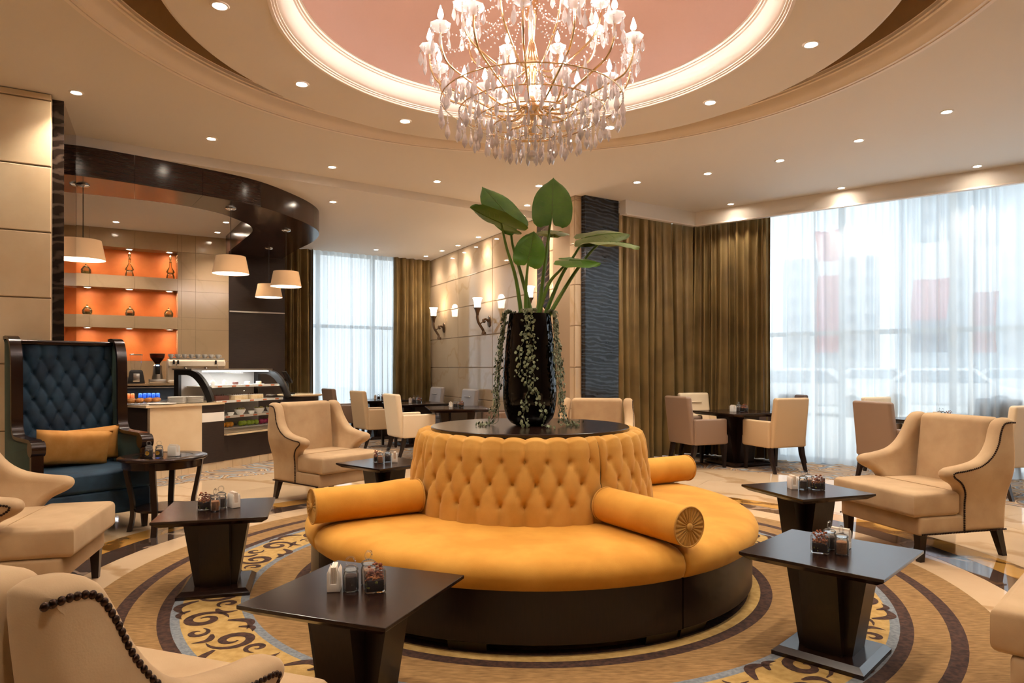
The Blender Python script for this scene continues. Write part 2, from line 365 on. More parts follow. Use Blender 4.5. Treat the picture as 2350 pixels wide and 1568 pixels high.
# patterned carpet of the dining zones
def carpet_mat():
    m = bpy.data.materials.new('swirl_carpet'); m.use_nodes = True; nt = m.node_tree; N = nt.nodes; L = nt.links; b = N['Principled BSDF']; b.inputs['Roughness'].default_value = .95
    src = N.new('ShaderNodeNewGeometry').outputs['Position']
    n1 = N.new('ShaderNodeTexNoise'); n1.inputs['Scale'].default_value = 1.15; n1.inputs['Detail'].default_value = 1.2; n1.inputs['Distortion'].default_value = 1.6; L.new(src, n1.inputs[0])
    mul = N.new('ShaderNodeMath'); mul.operation = 'MULTIPLY'; mul.inputs[1].default_value = 9; L.new(n1.outputs[0], mul.inputs[0])
    fr = N.new('ShaderNodeMath'); fr.operation = 'FRACT'; L.new(mul.outputs[0], fr.inputs[0])
    r = N.new('ShaderNodeValToRGB'); e = r.color_ramp.elements; e[0].position = 0; e[0].color = lin('9C7A5C'); e[1].position = 1; e[1].color = lin('8B6C53')
    for p, c in ((.10, 'C9AE8C'), (.22, '6A4A36'), (.34, '9A8A7A'), (.5, '5F7284'), (.58, 'A8B0B2'), (.7, 'A88868'), (.84, '4E3526'), (.92, 'B79A78')):
        q = e.new(p); q.color = lin(c)
    L.new(fr.outputs[0], r.inputs[0]); L.new(r.outputs[0], b.inputs['Base Color'])
    n2 = N.new('ShaderNodeTexNoise'); n2.inputs['Scale'].default_value = 300; L.new(src, n2.inputs[0]); bp = N.new('ShaderNodeBump'); bp.inputs['Strength'].default_value = .3; bp.inputs['Distance'].default_value = .004
    L.new(n2.outputs[0], bp.inputs['Height']); L.new(bp.outputs[0], b.inputs['Normal']); return m
mtl['carpet'] = carpet_mat()
mb = MB(); an = [a for a in room_angles(90) if room_ray(a) > 5.06]
for k in range(len(an) - 1):
    if an[k + 1] - an[k] > .2 or not (R(-6) < (an[k] + pi) % (2 * pi) - pi < R(186) or an[k] > R(354)): continue
    q = [(C[0] + r * cos(a), C[1] + r * sin(a)) for a, r in ((an[k], 5.05), (an[k], room_ray(an[k])), (an[k + 1], room_ray(an[k + 1])), (an[k + 1], 5.05))]
    mb.add([(x, y, .003) for x, y in q] + [(x, y, -.004) for x, y in q], [(0, 1, 2, 3), (0, 3, 7, 4)])
o = mb.build('floor_carpet', mtl['carpet'], smooth=False); tag(o, 'swirl patterned fitted carpet in brown and grey blue under the dining tables', 'carpet', kind='structure')

# walls
mb = MB(); wallbox(mb, M0, M1, 0, ZC, .3, 1); wall_c = struct('wall_centre', mb, mtl['grout'], smooth=False)
zj = [0.0, .20, .75, 1.31, 1.87, 2.42, 2.97, 3.515]
panels(wall_c, M0, M1, [0, 1.5, 3.0, 4.50], zj, mtl['marble_wall'])
panels(wall_c, M0, M1, [4.50, 4.88], [0, 3.62], mtl['brown_stone'], name='dark_stone_panel', proud=.004)
panels(wall_c, M0, M1, [4.88, 5.545], zj[:-1] + [3.56, 3.62], mtl['marble_wall'])
# pillar with the dark slab
F1 = M1 + Bd * .86
mb = MB(); wallbox(mb, M1, F1, 0, ZC, .5, 1); pil = struct('wall_pillar', mb, mtl['grout'], smooth=False)
panels(pil, M1, F1, [-.012, .098], zj[:-1] + [3.56, 3.62], mtl['marble_wall'])
panels(pil, M1, F1, [.70, .86], zj[:-1] + [3.56, 3.62], mtl['marble_wall'])
panels(pil, M1, F1, [.10, .70], [0, 3.62], mtl['black_stone'], name='black_stone_slab', proud=.09, gap=0)
# left pillar of cream marble, dark stone edge and polished side
LQ = Vector((-3.905, 5.795)); Ld = Vector((.86, .51)).normalized(); LP = LQ - Ld * 2.6
mb = MB(); wallbox(mb, LP, LQ, 0, ZC, .04, 1); wl = struct('wall_left', mb, mtl['grout'], smooth=False)
panels(wl, LP, LQ, [0, 1.3, 2.6], [0, .2, .78, 1.335, 1.89, 2.445, 3.0, 3.56, 3.62], mtl['marble'], proud=.02)
LB = Vector((-3.895, 5.935)); LBa = LB - Ld * 2.6; LS = LB + Vector((-.46, .888)) * 1.0
mb = MB(); wallbox(mb, LBa, LB, 0, ZC, .5, 1); struct('wall_left_edge', mb, mtl['brown_stone'], smooth=False, label='dark wavy stone edge of the left pillar')
mtl['mirror'] = mat('bronze_mirror', 'A08470', .03, metal=1)
mb = MB(); wallbox(mb, LB + Vector((-.012, .02)), LS, 0, ZC, .05, 1); struct('wall_left_side', mb, mtl['mirror'], smooth=False, label='polished bronze mirror side of the left pillar')
# enclosure outside the frame
mb = MB(); wallbox(mb, Vector((-6.1, -4)), LP, 0, ZC, .2, 1); struct('wall_left_rear', mb, mtl['marble'], smooth=False)
mb = MB(); wallbox(mb, Vector((9.2, -4)), Vector((-6.1, -4)), 0, ZC, .2, 1); struct('wall_rear', mb, mtl['marble'], smooth=False)
mb = MB(); wallbox(mb, Vector((8.4, 5.75)), Vector((9.2, -4)), 0, ZC, .2, 1); struct('wall_right', mb, mtl['marble'], smooth=False)
mb = MB(); wallbox(mb, LS, Vector((-8.6, 9.3)), 0, ZC, .2, 1); struct('wall_bar_left', mb, mtl['bar_wood'], smooth=False)

# niche wall of the bar: tiles round three lit recesses
NW0 = N1 - Nd * 4.6                                  # s runs 0..4.6 from the hidden left end to N1
sN = 4.6; nr = sN - .79; nl = nr - 3.1               # niche right and left end along the wall
nz = [(1.415, 1.941), (2.139, 2.575), (2.776, 3.223)]
def npt(s_, t_=0.0): return NW0 + Nd * s_ + Nn * t_
mb = MB(); wallbox(mb, npt(0, -.32), npt(sN, -.32), 0, ZL, .08, 1); wb = struct('wall_bar', mb, mtl['orange'], smooth=False)
wn = thing('wall_niche', (0, 0, 0), 0, 'marble tiled back wall of the coffee bar with three lit orange recesses', 'wall', kind='structure')
zrow = [0, .72, 1.415, 1.941, 2.139, 2.575, 2.776, 3.223, 3.515]
def slab(s0, s1, z0, z1, depth=.32, g=.0012, name='marble_tile', m='marble_bar'):
    a, b, c_, d_ = npt(s0 + g), npt(s1 - g), npt(s1 - g, -depth), npt(s0 + g, -depth)
    q = MB(); q.prism([(a.x, a.y), (b.x, b.y), (c_.x, c_.y), (d_.x, d_.y)], z0 + g, z1 - g); return q.build(name, mtl[m], wn, smooth=False)
for j in range(len(zrow) - 1):
    z0, z1 = zrow[j], zrow[j + 1]
    for a, b in ((nr, nr + .06), (nr + .06, nr + .27), (nr + .27, sN)): slab(a, b, z0, z1)
    slab(0, nl, z0, z1)
    if (z0, z1) not in nz:
        k = [nl + (nr - nl) * i / 5 for i in range(6)]
        for i in range(5): slab(k[i], k[i + 1], z0, z1)
# dark timber end wall beside the niches
D1 = Vector((-4.05, 12.17))
mb = MB(); wallbox(mb, N1, D1, 0, ZL, .2, 1); wd = struct('wall_side', mb, mtl['bar_wood'], smooth=False, label='dark timber end wall beside the bar')
mb = MB(); wallbox(mb, N1 + Vector((.02, -.01)), D1 + Vector((.006, -.01)), 2.262, 2.285, .03, 1)
q = mb.build('metal_strip', mtl['steel'], wd, smooth=False)

# ------------------------------------------------------------------ ceiling
def ceiling_main():
    mb = MB(); an = room_angles(128); inn = [(C[0] + 2.92 * cos(a), C[1] + 2.92 * sin(a), ZC) for a in an]; out = [(C[0] + room_ray(a) * cos(a), C[1] + room_ray(a) * sin(a)) for a in an]
    mb.loft([inn, [(x, y, ZC) for x, y in out], [(x, y, 4.6) for x, y in out]], True, (False, True)); return mb
struct('ceiling', ceiling_main(), mtl['ceil'], smooth=False)
S0 = Vector((-3.638, 7.309)); S1 = Vector((.343, 10.138)); Sd = (S1 - S0).normalized(); Sa = S0 - Sd * 5; Sb = S1 + Sd * .35; Sn = Vector((-Sd.y, Sd.x))
mb = MB(); q = [Sa, Sb, Vector((.95, 10.1)), Vector((-1.42, 14.72)), Vector((-1.75, 14.62)), Vector((-5.6, 12.2)), Vector((-8.9, 10.62))]; mb.prism([(p.x, p.y) for p in q], ZL, ZC + .05); struct('ceiling_lower', mb, mtl['ceil'], smooth=False, label='lower ceiling over the bar and far dining tables')
mb = MB(); mb.lathe([(2.925, 3.625), (2.925, 3.606), (2.895, 3.606), (2.895, 3.614), (2.872, 3.614), (2.872, 3.606), (2.855, 3.606), (2.84, 3.618), (2.80, 3.63), (2.765, 3.655), (2.745, 3.69), (2.72, 3.69), (2.72, 3.705), (2.70, 3.705), (2.70, 3.73), (2.69, 3.73)], 128, c=C)
struct('trim_2', mb, mtl['mould'], 'outer round ceiling moulding', ang=25)
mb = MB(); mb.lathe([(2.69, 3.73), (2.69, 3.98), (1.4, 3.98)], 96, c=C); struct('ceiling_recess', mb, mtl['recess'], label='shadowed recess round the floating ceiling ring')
mb = MB(); mb.lathe([(1.60, ZR), (2.20, ZR), (2.222, 3.478), (2.222, 3.515), (2.15, 3.54), (1.62, 3.56)], 128, c=C); struct('ceiling_ring', mb, mtl['ceil'], label='floating round ceiling ring with downlights', ang=25)
mb = MB(); cv = [(1.49 + .068 * (1 - sin(t * pi / 2)), 3.492 + .106 * (1 - cos(t * pi / 2))) for t in [i / 8 for i in range(9)]]
mb.lathe([(1.605, ZR + .006), (1.605, ZR - .004), (1.585, ZR - .004), (1.585, 3.474), (1.572, 3.474), (1.572, 3.483), (1.558, 3.483)] + cv + [(1.478, 3.60), (1.478, 3.613), (1.465, 3.613), (1.465, 3.63), (1.45, 3.63)], 128, c=C)
struct('trim_3', mb, mtl['mould'], 'inner round cove moulding of the dome', ang=25)
mb = MB(); mb.lathe([(1.452 * cos(t * pi / 2), 3.63 + .62 * sin(t * pi / 2)) for t in [0, .1, .2, .3, .4, .5, .6, .7, .8, .9, .985]], 96, c=C, cap=(False, True)); struct('ceiling_dome', mb, mtl['dome'], label='pink tinted shallow dome above the chandelier')
# window pelmets
mb = MB(); wallbox(mb, P0, P1, ZP, ZC, .05, 1); wallbox(mb, P1, P2, ZP, ZC, .05, 1)
e0 = P0 + Bn * .12
wallbox(mb, e0, P0, ZP, ZC, .03, 1); struct('trim_4', mb, mtl['ceil'], 'pelmet over the window curtains', smooth=False)
mb = MB()
for a, b in ((P0, P1), (P1, P2)): wallbox(mb, a, b, ZP - .018, ZP, .022, -1); wallbox(mb, a, b, ZP - .018, ZP, .05, 1)
struct('trim_5', mb, mtl['mould'], 'white lip along the pelmet', smooth=False)

# ------------------------------------------------------------------ recessed downlights
def downlight(name, p, z, label, group, watts=44, cone=112, tilt=None, r=.036, color=WARM, blend=.7):
    t = thing(name, (p[0], p[1], z), 0, label, 'downlight', group)
    if downlight.first is None:
        mb = MB(); mb.lathe([(r, .012), (r, -.002), (r + .006, -.007), (r + .016, -.006), (r + .021, 0)], 20); a = mb.build('trim_ring', mtl['trimring'], t)
        mb = MB(); mb.lathe([(.001, -.004), (r * .55, -.0045), (r, -.002)], 20); b = mb.build('lens', mtl['lens'], t); downlight.first = (a, b)
    else:
        for q in downlight.first: k = q.copy(); col.objects.link(k); k.parent = t
    ld = bpy.data.lights.new(name + '_beam', 'SPOT'); ld.energy = watts; ld.color = color; ld.spot_size = R(cone); ld.spot_blend = blend; ld.shadow_soft_size = .04
    lo = bpy.data.objects.new('beam', ld); col.objects.link(lo); lo.parent = t; lo.location = (0, 0, -.012)
    if tilt: lo.rotation_euler = tilt
    return t
downlight.first = None
main = [(-3.665, 5.743), (-3.038, 6.898), (-2.074, 7.869), (-.930, 8.474), (.343, 8.676), (1.559, 8.514), (2.330, 8.133), (2.991, 7.621), (3.531, 6.951), (3.931, 6.172)]
for i, p in enumerate(main): downlight('downlight', p, ZC, f'{ORD[i]} recessed downlight from the left in the arc around the ceiling recess', 'downlights in the outer ceiling arc')
hid = [(4.28, 4.9), (4.2, 3.4), (3.6, 1.8), (2.3, .6), (.1, .15), (-2.1, .6), (-3.4, 1.9), (-4.1, 3.5)]
for i, p in enumerate(hid): downlight('downlight', p, ZC, f'{ORD[i]} recessed downlight of the outer ceiling arc behind the viewer', 'downlights in the outer ceiling arc')
for i, p in enumerate([(3.089, 9.643), (4.237, 8.781), (5.340, 7.835), (6.45, 6.95)]): downlight('downlight', p, ZC, f'{ORD[i]} recessed downlight from the curtain corner along the window pelmet', 'downlights beside the window pelmet', watts=30)
downlight('downlight', (.217, 9.72), ZC, 'recessed downlight beside the marble pillar, behind the big leaf', 'downlights in the outer ceiling arc')
for i, a in enumerate((-169.8, 155.3, 123.8, 66.2, 37.5, 4.6)): downlight('downlight', (C[0] + 1.89 * cos(R(a)), C[1] + 1.89 * sin(R(a))), ZR, f'{ORD[i]} recessed downlight from the left in the floating ceiling ring', 'downlights in the floating ring')
for i, a in enumerate((-30, -65, -100, -135)): downlight('downlight', (C[0] + 1.89 * cos(R(a)), C[1] + 1.89 * sin(R(a))), ZR, f'{ORD[i]} recessed downlight of the floating ring nearest the viewer', 'downlights in the floating ring')
low = [((-2.383, 9.086), 'recessed downlight beside the curved bar canopy'), ((-2.541, 12.76), 'recessed downlight above the left window curtains'), ((-1.70, 13.50), 'recessed downlight in the far corner by the marble wall'),
       ((-1.32, 12.87), 'second recessed downlight from the far corner along the marble wall'), ((-.974, 12.31), 'third recessed downlight from the far corner along the marble wall'), ((-.566, 11.53), 'nearest recessed downlight along the marble wall, left of the leaves')]
for p, l in low: downlight('downlight', p, ZL, l, 'downlights in the lower ceiling', watts=18)
bar = [((-6.468, 9.889), 'recessed downlight at the pillar end of the bar ceiling'), ((-5.992, 10.33), 'recessed downlight in the bar ceiling above the shelves'), ((-4.337, 10.36), 'recessed downlight in the bar ceiling by the canopy edge'), ((-4.80, 11.125), 'recessed downlight in the bar ceiling near the dark timber wall')]
for p, l in bar: downlight('downlight', p, ZL, l, 'downlights in the bar ceiling', watts=36)
# small spots in the niches
for j, (z0, z1) in enumerate(nz):
    for i, px in enumerate((200, 297, 390)):
        k = (px - 1175) / 1567; s_ = (k * N1.y - N1.x) / (Nd.x - k * Nd.y) + sN
        p = npt(s_, -.12); downlight('niche_spot', p, z1 - .002, f"{('left', 'middle', 'right')[i]} small spotlight in the {('bottom', 'middle', 'top')[j]} orange bar recess", 'spotlights in the bar recesses', watts=3.6, cone=120, color=(1, .72, .42))
def at(px, py, Y): return Vector(((px - 1175) * Y / 1567, Y, 1.3 - (py - 845) * Y / 1567))
# ------------------------------------------------------------------ round rug with scroll border
def rug_mat(name, c, c2, sc=(1, 1, 1)):
    m = mat(name, c, .95, c2=c2, nz=7, nd=8, stretch=(2.2, 9, 1), pos=(.25, .75), bump=(260, .35)); return m
mtl['rug_tan'] = rug_mat('rug_tan', '75552F', 'AC8552'); mtl['rug_brown'] = mat('rug_brown', '2E1A12', .95, c2='4E3124', nz=40, nd=3, bump=(300, .4))
mtl['rug_blue'] = mat('rug_blue', '6C727A', .95, c2='858A90', nz=60, nd=3, bump=(300, .4)); mtl['rug_yellow'] = mat('rug_yellow', 'A98648', .95, c2='BE9C60', nz=24, nd=4, bump=(260, .35))
rug = thing('round_rug', (C[0], C[1], 0), 0, 'large round wool rug with brown scrolls and blue rings under the gold sofa', 'rug')
bands = [(0.0, 1.27, 'rug_tan', 'rug_field'), (1.27, 1.335, 'rug_brown', 'brown_ring'), (1.335, 1.40, 'rug_yellow', 'yellow_ring'), (1.40, 1.465, 'rug_brown', 'brown_ring'), (1.465, 1.69, 'rug_tan', 'tan_ring'), (1.69, 1.735, 'rug_blue', 'blue_ring'),
         (1.735, 2.035, 'rug_yellow', 'scroll_field'), (2.035, 2.08, 'rug_blue', 'blue_ring'), (2.08, 2.14, 'rug_brown', 'brown_ring'), (2.14, 2.29, 'rug_tan', 'tan_ring'), (2.29, 2.36, 'rug_brown', 'brown_ring'), (2.36, 2.545, 'rug_tan', 'outer_ring')]
for r0, r1, m_, nm in bands:
    mb = MB()
    if r0 == 0: mb.lathe([(r1, -.004), (r1, .004), (.01, .004)], 96, cap=(False, True))
    else: mb.lathe([(r0, .004), (r1, .004), (r1, -.004)], 128)
    mb.build(nm, mtl[m_], rug)
def spiral(cx, cy, r0, r1, a0, turns, wmax, n=26, tail=0.0):
    pts = []; ws = []
    for i in range(n + 1):
        t = i / n; a = a0 + turns * 2 * pi * t; r = r0 + (r1 - r0) * t ** .8
        pts.append((cx + r * cos(a), cy + r * sin(a))); ws.append(wmax * (.10 + .9 * sin(pi * min(1, t * 1.05)) ** .7) if t < .95 else wmax * .25)
    return pts, ws
def comma(x0, y0, x1, y1, bend, w_, n=10):
    pts = []; ws = []; dx, dy = x1 - x0, y1 - y0
    for i in range(n + 1):
        t = i / n; b = bend * sin(pi * t); pts.append((x0 + dx * t - dy * b, y0 + dy * t + dx * b)); ws.append(w_ * (sin(pi * min(1, .08 + t * .95)) ** .8) + .0008)
    return pts, ws
def motif():
    L_ = [spiral(.17, .035, .118, .026, R(-75), -1.4, .019), spiral(.53, -.035, .118, .026, R(105), -1.4, .019), spiral(.345, .085, .058, .016, R(215), 1.05, .013), spiral(.70, -.085, .058, .016, R(35), 1.05, .013),
          comma(.24, -.07, .43, -.125, -.35, .018), comma(.60, .07, .79, .125, .35, .018), comma(.01, .10, .12, .14, .3, .013), comma(.37, -.10, .48, -.14, -.3, .013), comma(.03, -.03, .10, -.135, .35, .015), comma(.40, .03, .46, .135, -.35, .014)]
    mb = MB(); per = 2 * pi * 1.885 / 16
    for pts, ws in L_:
        q = []
        for i, (x, y) in enumerate(pts):
            a = x / .74 * (2 * pi / 16); r = 1.885 + y; q.append((r * cos(a), r * sin(a)))
        mb.ribbon(q, [x_ * 1.25 for x_ in ws], .0052)
    return mb
first = motif().build('scroll_motif', mtl['rug_brown'], rug, smooth=False)
for i in range(1, 16): o = first.copy(); col.objects.link(o); o.rotation_euler.z = 2 * pi * i / 16

# ------------------------------------------------------------------ round sofa
sofa = thing('round_sofa', (C[0], C[1], 0), 0, 'round gold suede sofa with deep buttoned back and dark wood plinth', 'sofa')
A0 = [R(-59 + 90 * k) for k in range(4)]
PITCH = R(10)
def back_prof(t):                                   # t 0..1 from seat line to the inner edge under the table disc
    pts = [(.775, .40), (.768, .50), (.757, .60), (.744, .70), (.732, .79), (.722, .855), (.708, .893), (.680, .912), (.645, .914), (.60, .905)]
    x = t * (len(pts) - 1); i = min(int(x), len(pts) - 2); f_ = x - i
    return pts[i][0] + (pts[i + 1][0] - pts[i][0]) * f_, pts[i][1] + (pts[i + 1][1] - pts[i][1]) * f_
def tuft(u, v, rows):                               # pillow height 0..1, buttons on a diamond lattice
    p = (u - .5) + v / 2; q = (u - .5) - v / 2
    if v < 0: p = q = u - .5
    if v > rows - 1: p = (u - .5) + (rows - 1) / 2; q = p
    h = (abs(sin(pi * p)) * abs(sin(pi * q))) ** .30
    vr = max(0, min(rows - 1, round(v))); uo = u - (.5 if vr % 2 == 0 else 0); d2 = ((uo - round(uo)) ** 2 + ((v - vr) * .95) ** 2)
    return h - .8 * math.exp(-d2 / .016)
for k in range(4):
    a0 = A0[k] + .003; a1 = A0[k] + pi / 2 - .003
    mb = MB(); mb.sweep([(.80, .055), (1.352, .055), (1.356, .06), (1.356, .30), (.80, .30)], 28, a0, a1); mb.build('plinth', mtl['wenge_v'], sofa, ang=30)
    for aa in (a0 + .075, (a0 + a1) / 2, a1 - .075):
        mb = MB(); mb.sweep([(1.16, .004), (1.322, .004), (1.338, .055), (1.16, .055)], 4, aa - .07, aa + .07); mb.build('foot', mtl['wenge_v'], sofa, smooth=False)
    prof = [(.68, .285), (1.28, .285), (1.345, .292), (1.374, .312), (1.389, .345), (1.391, .378), (1.374, .412), (1.335, .438), (1.26, .452), (1.10, .458), (.90, .457), (.68, .45)]
    cz, crr = .37, 1.0; rings = []; nn = 40
    for i in range(nn + 1):
        e_ = min(i, nn - i); aa = a0 + (a1 - a0) * ((i) / nn); sc = [.955, .985, .996][e_] if e_ < 3 else 1.0
        aa = [a0, a0 + .004, a0 + .014][i] if i < 3 else ([a1, a1 - .004, a1 - .014][nn - i] if nn - i < 3 else aa)
        rings.append([((crr + (r - crr) * sc if r > crr else r) * cos(aa), (crr + (r - crr) * sc if r > crr else r) * sin(aa), cz + (h - cz) * (sc if h > cz else 1)) for r, h in prof])
    mb = MB(); mb.loft(rings); mb.build('seat_cushion', mtl['gold'], sofa, ang=60)
    mb = MB(); nu, nv = 96, 54; rings = []
    for j in range(nv + 1):
        t = j / nv; r, z = back_prof(t); ring = []
        for i in range(nu + 1):
            th = a0 + (a1 - a0) * i / nu; u = (a1 - a0) * i / nu / PITCH; v = (z - .555) / .115
            fade = 1 if t < .7 else max(.25, 1 - (t - .7) * 2.5)
            dd = .027 * tuft(u, v, 3) * fade - .013
            e_ = min(i, nu - i); dd = dd if e_ > 1 else (dd * .3 - .014 if e_ == 0 else dd * .8)
            nrm = (1, 0) if t < .6 else ((1, 0) if t < .64 else (.6, .8)) if t < .75 else (.15, .99)
            ring.append(((r + dd * nrm[0]) * cos(th), (r + dd * nrm[0]) * sin(th), z + dd * nrm[1]))
        rings.append(ring)
    mb.loft(rings, False, (False, False)); bk = mb.build('backrest', mtl['goldback'], sofa, ang=75)
    btn = None
    for row in range(3):
        z = .555 + .115 * row
        for i in range(9):
            u = i + (.5 if row % 2 == 0 else 1.0)
            if u > 8.8: continue
            th = a0 + u * PITCH; pr = [(.775, .40), (.768, .50), (.757, .60), (.744, .70), (.732, .79), (.722, .855)]
            r = [pr[q][0] + (pr[q + 1][0] - pr[q][0]) * (z - pr[q][1]) / (pr[q + 1][1] - pr[q][1]) for q in range(5) if pr[q][1] <= z <= pr[q + 1][1]][0] - .024
            if btn is None:
                mb = MB(); mb.sphere((0, 0, 0), .0125, 10, 6, (.55, 1, 1)); btn = mb.build('button', mtl['goldback'], bk); o = btn
            else: o = btn.copy(); col.objects.link(o); o.parent = bk
            o.location = (r * cos(th), r * sin(th), z); o.rotation_euler.z = th
mb = MB(); mb.lathe([(.632, .908), (.634, .912), (.634, .928), (.630, .932), (.004, .932)], 96, cap=(True, True)); mb.build('table_disc', mtl['wenge'], sofa)
mb = MB(); mb.lathe([(.60, .06), (.62, .9)], 48); mb.build('inner_drum', mtl['wenge_v'], sofa)
# bolsters
def bolster():
    t = thing('bolster_cushion', (0, 0, 0)); L_ = .62; r = .094
    mb = MB(); prof = [(.004, r * .3), (.0, r * .96), (.012, r), (.05, r * 1.012), (.3, r * 1.02), (.57, r * 1.012), (L_ - .012, r), (L_, r * .96)]
    mb.loft([[(x, q * cos(2 * pi * i / 40), q * sin(2 * pi * i / 40)) for i in range(40)] for x, q in prof], True, (True, False)); mb.build('roll', mtl['gold'], t, ang=60)
    mb = MB(); rings = []
    for q in (.012, .022, .035, .05, .065, .08, .092):
        rings.append([(L_ + .002 + .006 * (abs(sin(11 * 2 * pi * i / 176)) - .6) * min(1, q / .03) * (1 if q < .09 else .3), q * cos(2 * pi * i / 176), q * sin(2 * pi * i / 176)) for i in range(176)])
    mb.loft(rings, True, (True, False)); cap = mb.build('pleated_end', mtl['goldback'], t, ang=80)
    mb = MB(); mb.sphere((L_ + .004, 0, 0), .019, 14, 8, (.45, 1, 1)); mb.build('button', mtl['goldback'], cap)
    mb = MB(); mb.tube([(L_ + .001, .094 * cos(2 * pi * i / 40), .094 * sin(2 * pi * i / 40)) for i in range(41)], .0045, 6); mb.build('piping', mtl['goldback'], t)
    mb = MB(); mb.tube([(.002, .094 * cos(2 * pi * i / 40), .094 * sin(2 * pi * i / 40)) for i in range(41)], .0045, 6); mb.build('piping', mtl['goldback'], t)
    return t
bl = bolster()
for k, (a, l) in enumerate(((-59, 'gold bolster with the pleated round end towards the viewer on the round sofa'), (-149, 'gold bolster lying on the left side of the round sofa'), (31, 'gold bolster at the far right of the round sofa behind the buttoned back'))):
    o = bl if k == 0 else dup(bl, None)
    o.location = (C[0] + .775 * cos(R(a)), C[1] + .775 * sin(R(a)), .4575 + .094); o.rotation_euler.z = R(a)
    tag(o, l, 'cushion', 'bolsters on the round sofa')

# ------------------------------------------------------------------ vase and plants
vz = .932
vase = thing('tall_vase', (C[0], C[1], vz), 0, 'tall glossy black lacquer vase standing on the sofa top', 'vase')
vp = [(.06, 0), (.092, .002), (.122, .016), (.150, .05), (.166, .10), (.174, .17), (.1745, .24), (.170, .34), (.160, .48), (.148, .60), (.137, .69), (.133, .716), (.128, .718), (.125, .712), (.124, .66)]
mb = MB(); mb.lathe([(.002, 0)] + vp, 56); mb.build('vase_body', mtl['vase'], vase, ang=50)
mtl['soil'] = mat('soil', '2A1E14', .95, c2='3A2B1D', nz=60, bump=(90, .6))
mb = MB(); mb.lathe([(.124, .676), (.06, .684), (.003, .688)], 24); mb.build('soil', mtl['soil'], vase)
def vr(z):
    for i in range(len(vp) - 4):
        if vp[i][1] <= z <= vp[i + 1][1]: return vp[i][0] + (vp[i + 1][0] - vp[i][0]) * (z - vp[i][1]) / (vp[i + 1][1] - vp[i][1] + 1e-9)
    return .135
plant = thing('elephant_ear_plant', (C[0], C[1], vz + .68), 0, 'elephant ear plant with large heart shaped green leaves in the black vase', 'plant')
po = Vector((C[0], C[1], vz + .68))
def leaf(A, T, nrm, wd, m, droop=.12, curl=.18, lob=.30):
    A = Vector(A) - po; T = Vector(T) - po; L_ = (T - A).length; a = (T - A).normalized(); n = Vector(nrm); n = (n - a * n.dot(a)).normalized(); s = n.cross(a)
    rows = [(-lob, .26, .10), (-lob * .9, .37, .055), (-lob * .65, .45, .022), (-lob * .3, .49, .008), (0, .5, 0), (.1, .505, 0), (.22, .505, 0), (.35, .49, 0), (.5, .455, 0), (.63, .405, 0), (.76, .325, 0), (.86, .235, 0), (.93, .14, 0), (.97, .07, 0), (1.0, .004, 0)]
    mb = MB(); nu = 8
    for sg in (1, -1):
        g = []
        for k, (t, hw, gap) in enumerate(rows):
            row = []
            for j in range(nu + 1):
                u = j / nu; x = (gap + (hw - gap) * u) * wd
                rip = .012 * wd * sin(t * 38 - u * 5) * u
                z = -droop * L_ * max(0, t) ** 2 - curl * wd * u * u * .5 + rip + (.05 * wd * u if t < 0 else 0)
                row.append(A + a * (t * L_ - .04 * L_ * u * u) + s * (sg * x) + n * z)
            g.append(row)
        mb.loft(g if sg > 0 else [r_[::-1] for r_ in g], False, (False, False))
    o = mb.build('leaf', m, plant, ang=80)
    mb = MB(); mid = [A + a * (t * L_) + n * (-droop * L_ * t * t + .0015) for t in (0, .25, .5, .75, .97)]; mb.tube(mid, [.004, .0032, .0025, .0018, .0008], 5)
    for t in (.05, .2, .35, .5, .65):
        for sg in (1, -1): mb.tube([A + a * (t * L_) + n * (-droop * L_ * t * t), A + a * ((t + .13) * L_) + s * (sg * .36 * wd * (1 - t * .75)) + n * (-droop * L_ * (t + .13) ** 2 - curl * wd * .13)], [.0018, .0006], 4)
    mb.build('vein', mtl['stem'], o)
def petiole(pts, r0=.016, r1=.006):
    q = cr([Vector(p) - po for p in pts], 6); n = len(q); mb = MB(); mb.tube(q, [r0 + (r1 - r0) * (i / (n - 1)) ** .7 for i in range(n)], 8); mb.build('stem', mtl['stem'], plant)
Y0 = 4.41
lv = [  # attach px,py,Y | tip px,py,Y | normal | width | lobes | material | stem via points
    ((1267, 488, 4.36), (1270, 404, 4.40), (-.05, -1, .12), .258, .36, 'leaf', [(1239, 722, 4.40), (1246, 640, 4.40), (1256, 560, 4.39)]),
    ((1213, 592, 4.26), (1226, 529, 4.26), (.05, -1, .15), .195, .30, 'leaf', [(1206, 722, 4.34), (1207, 660, 4.30)]),
    ((1170, 500, 4.46), (1108, 423, 4.50), (.40, -.88, .2), .225, .34, 'leaf', [(1226, 722, 4.40), (1196, 630, 4.41), (1176, 560, 4.42)]),
    ((1150, 512, 4.28), (1076, 482, 4.22), (-.06, -.14, -1.0), .24, .70, 'leaf', [(1197, 722, 4.38), (1184, 640, 4.34), (1163, 570, 4.30)]),
    ((1262, 532, 4.62), (1270, 516, 4.95), (0, -.35, 1), .26, .3, 'leaf_pale', [(1230, 722, 4.45), (1250, 620, 4.56)]),
    ((1344, 545, 4.40), (1443, 520, 4.35), (.15, -.75, 1), .20, .25, 'leaf_pale', [(1247, 722, 4.41), (1285, 640, 4.41), (1318, 586, 4.40)]),
    ((1379, 556, 4.34), (1468, 548, 4.25), (.10, -.16, 1), .24, .45, 'leaf_pale', [(1254, 722, 4.38), (1310, 640, 4.37), (1352, 583, 4.35)]),
    ((1308, 597, 4.30), (1379, 598, 4.22), (.05, -.5, 1), .20, .42, 'leaf', [(1232, 722, 4.38), (1258, 655, 4.34), (1286, 620, 4.31)])]
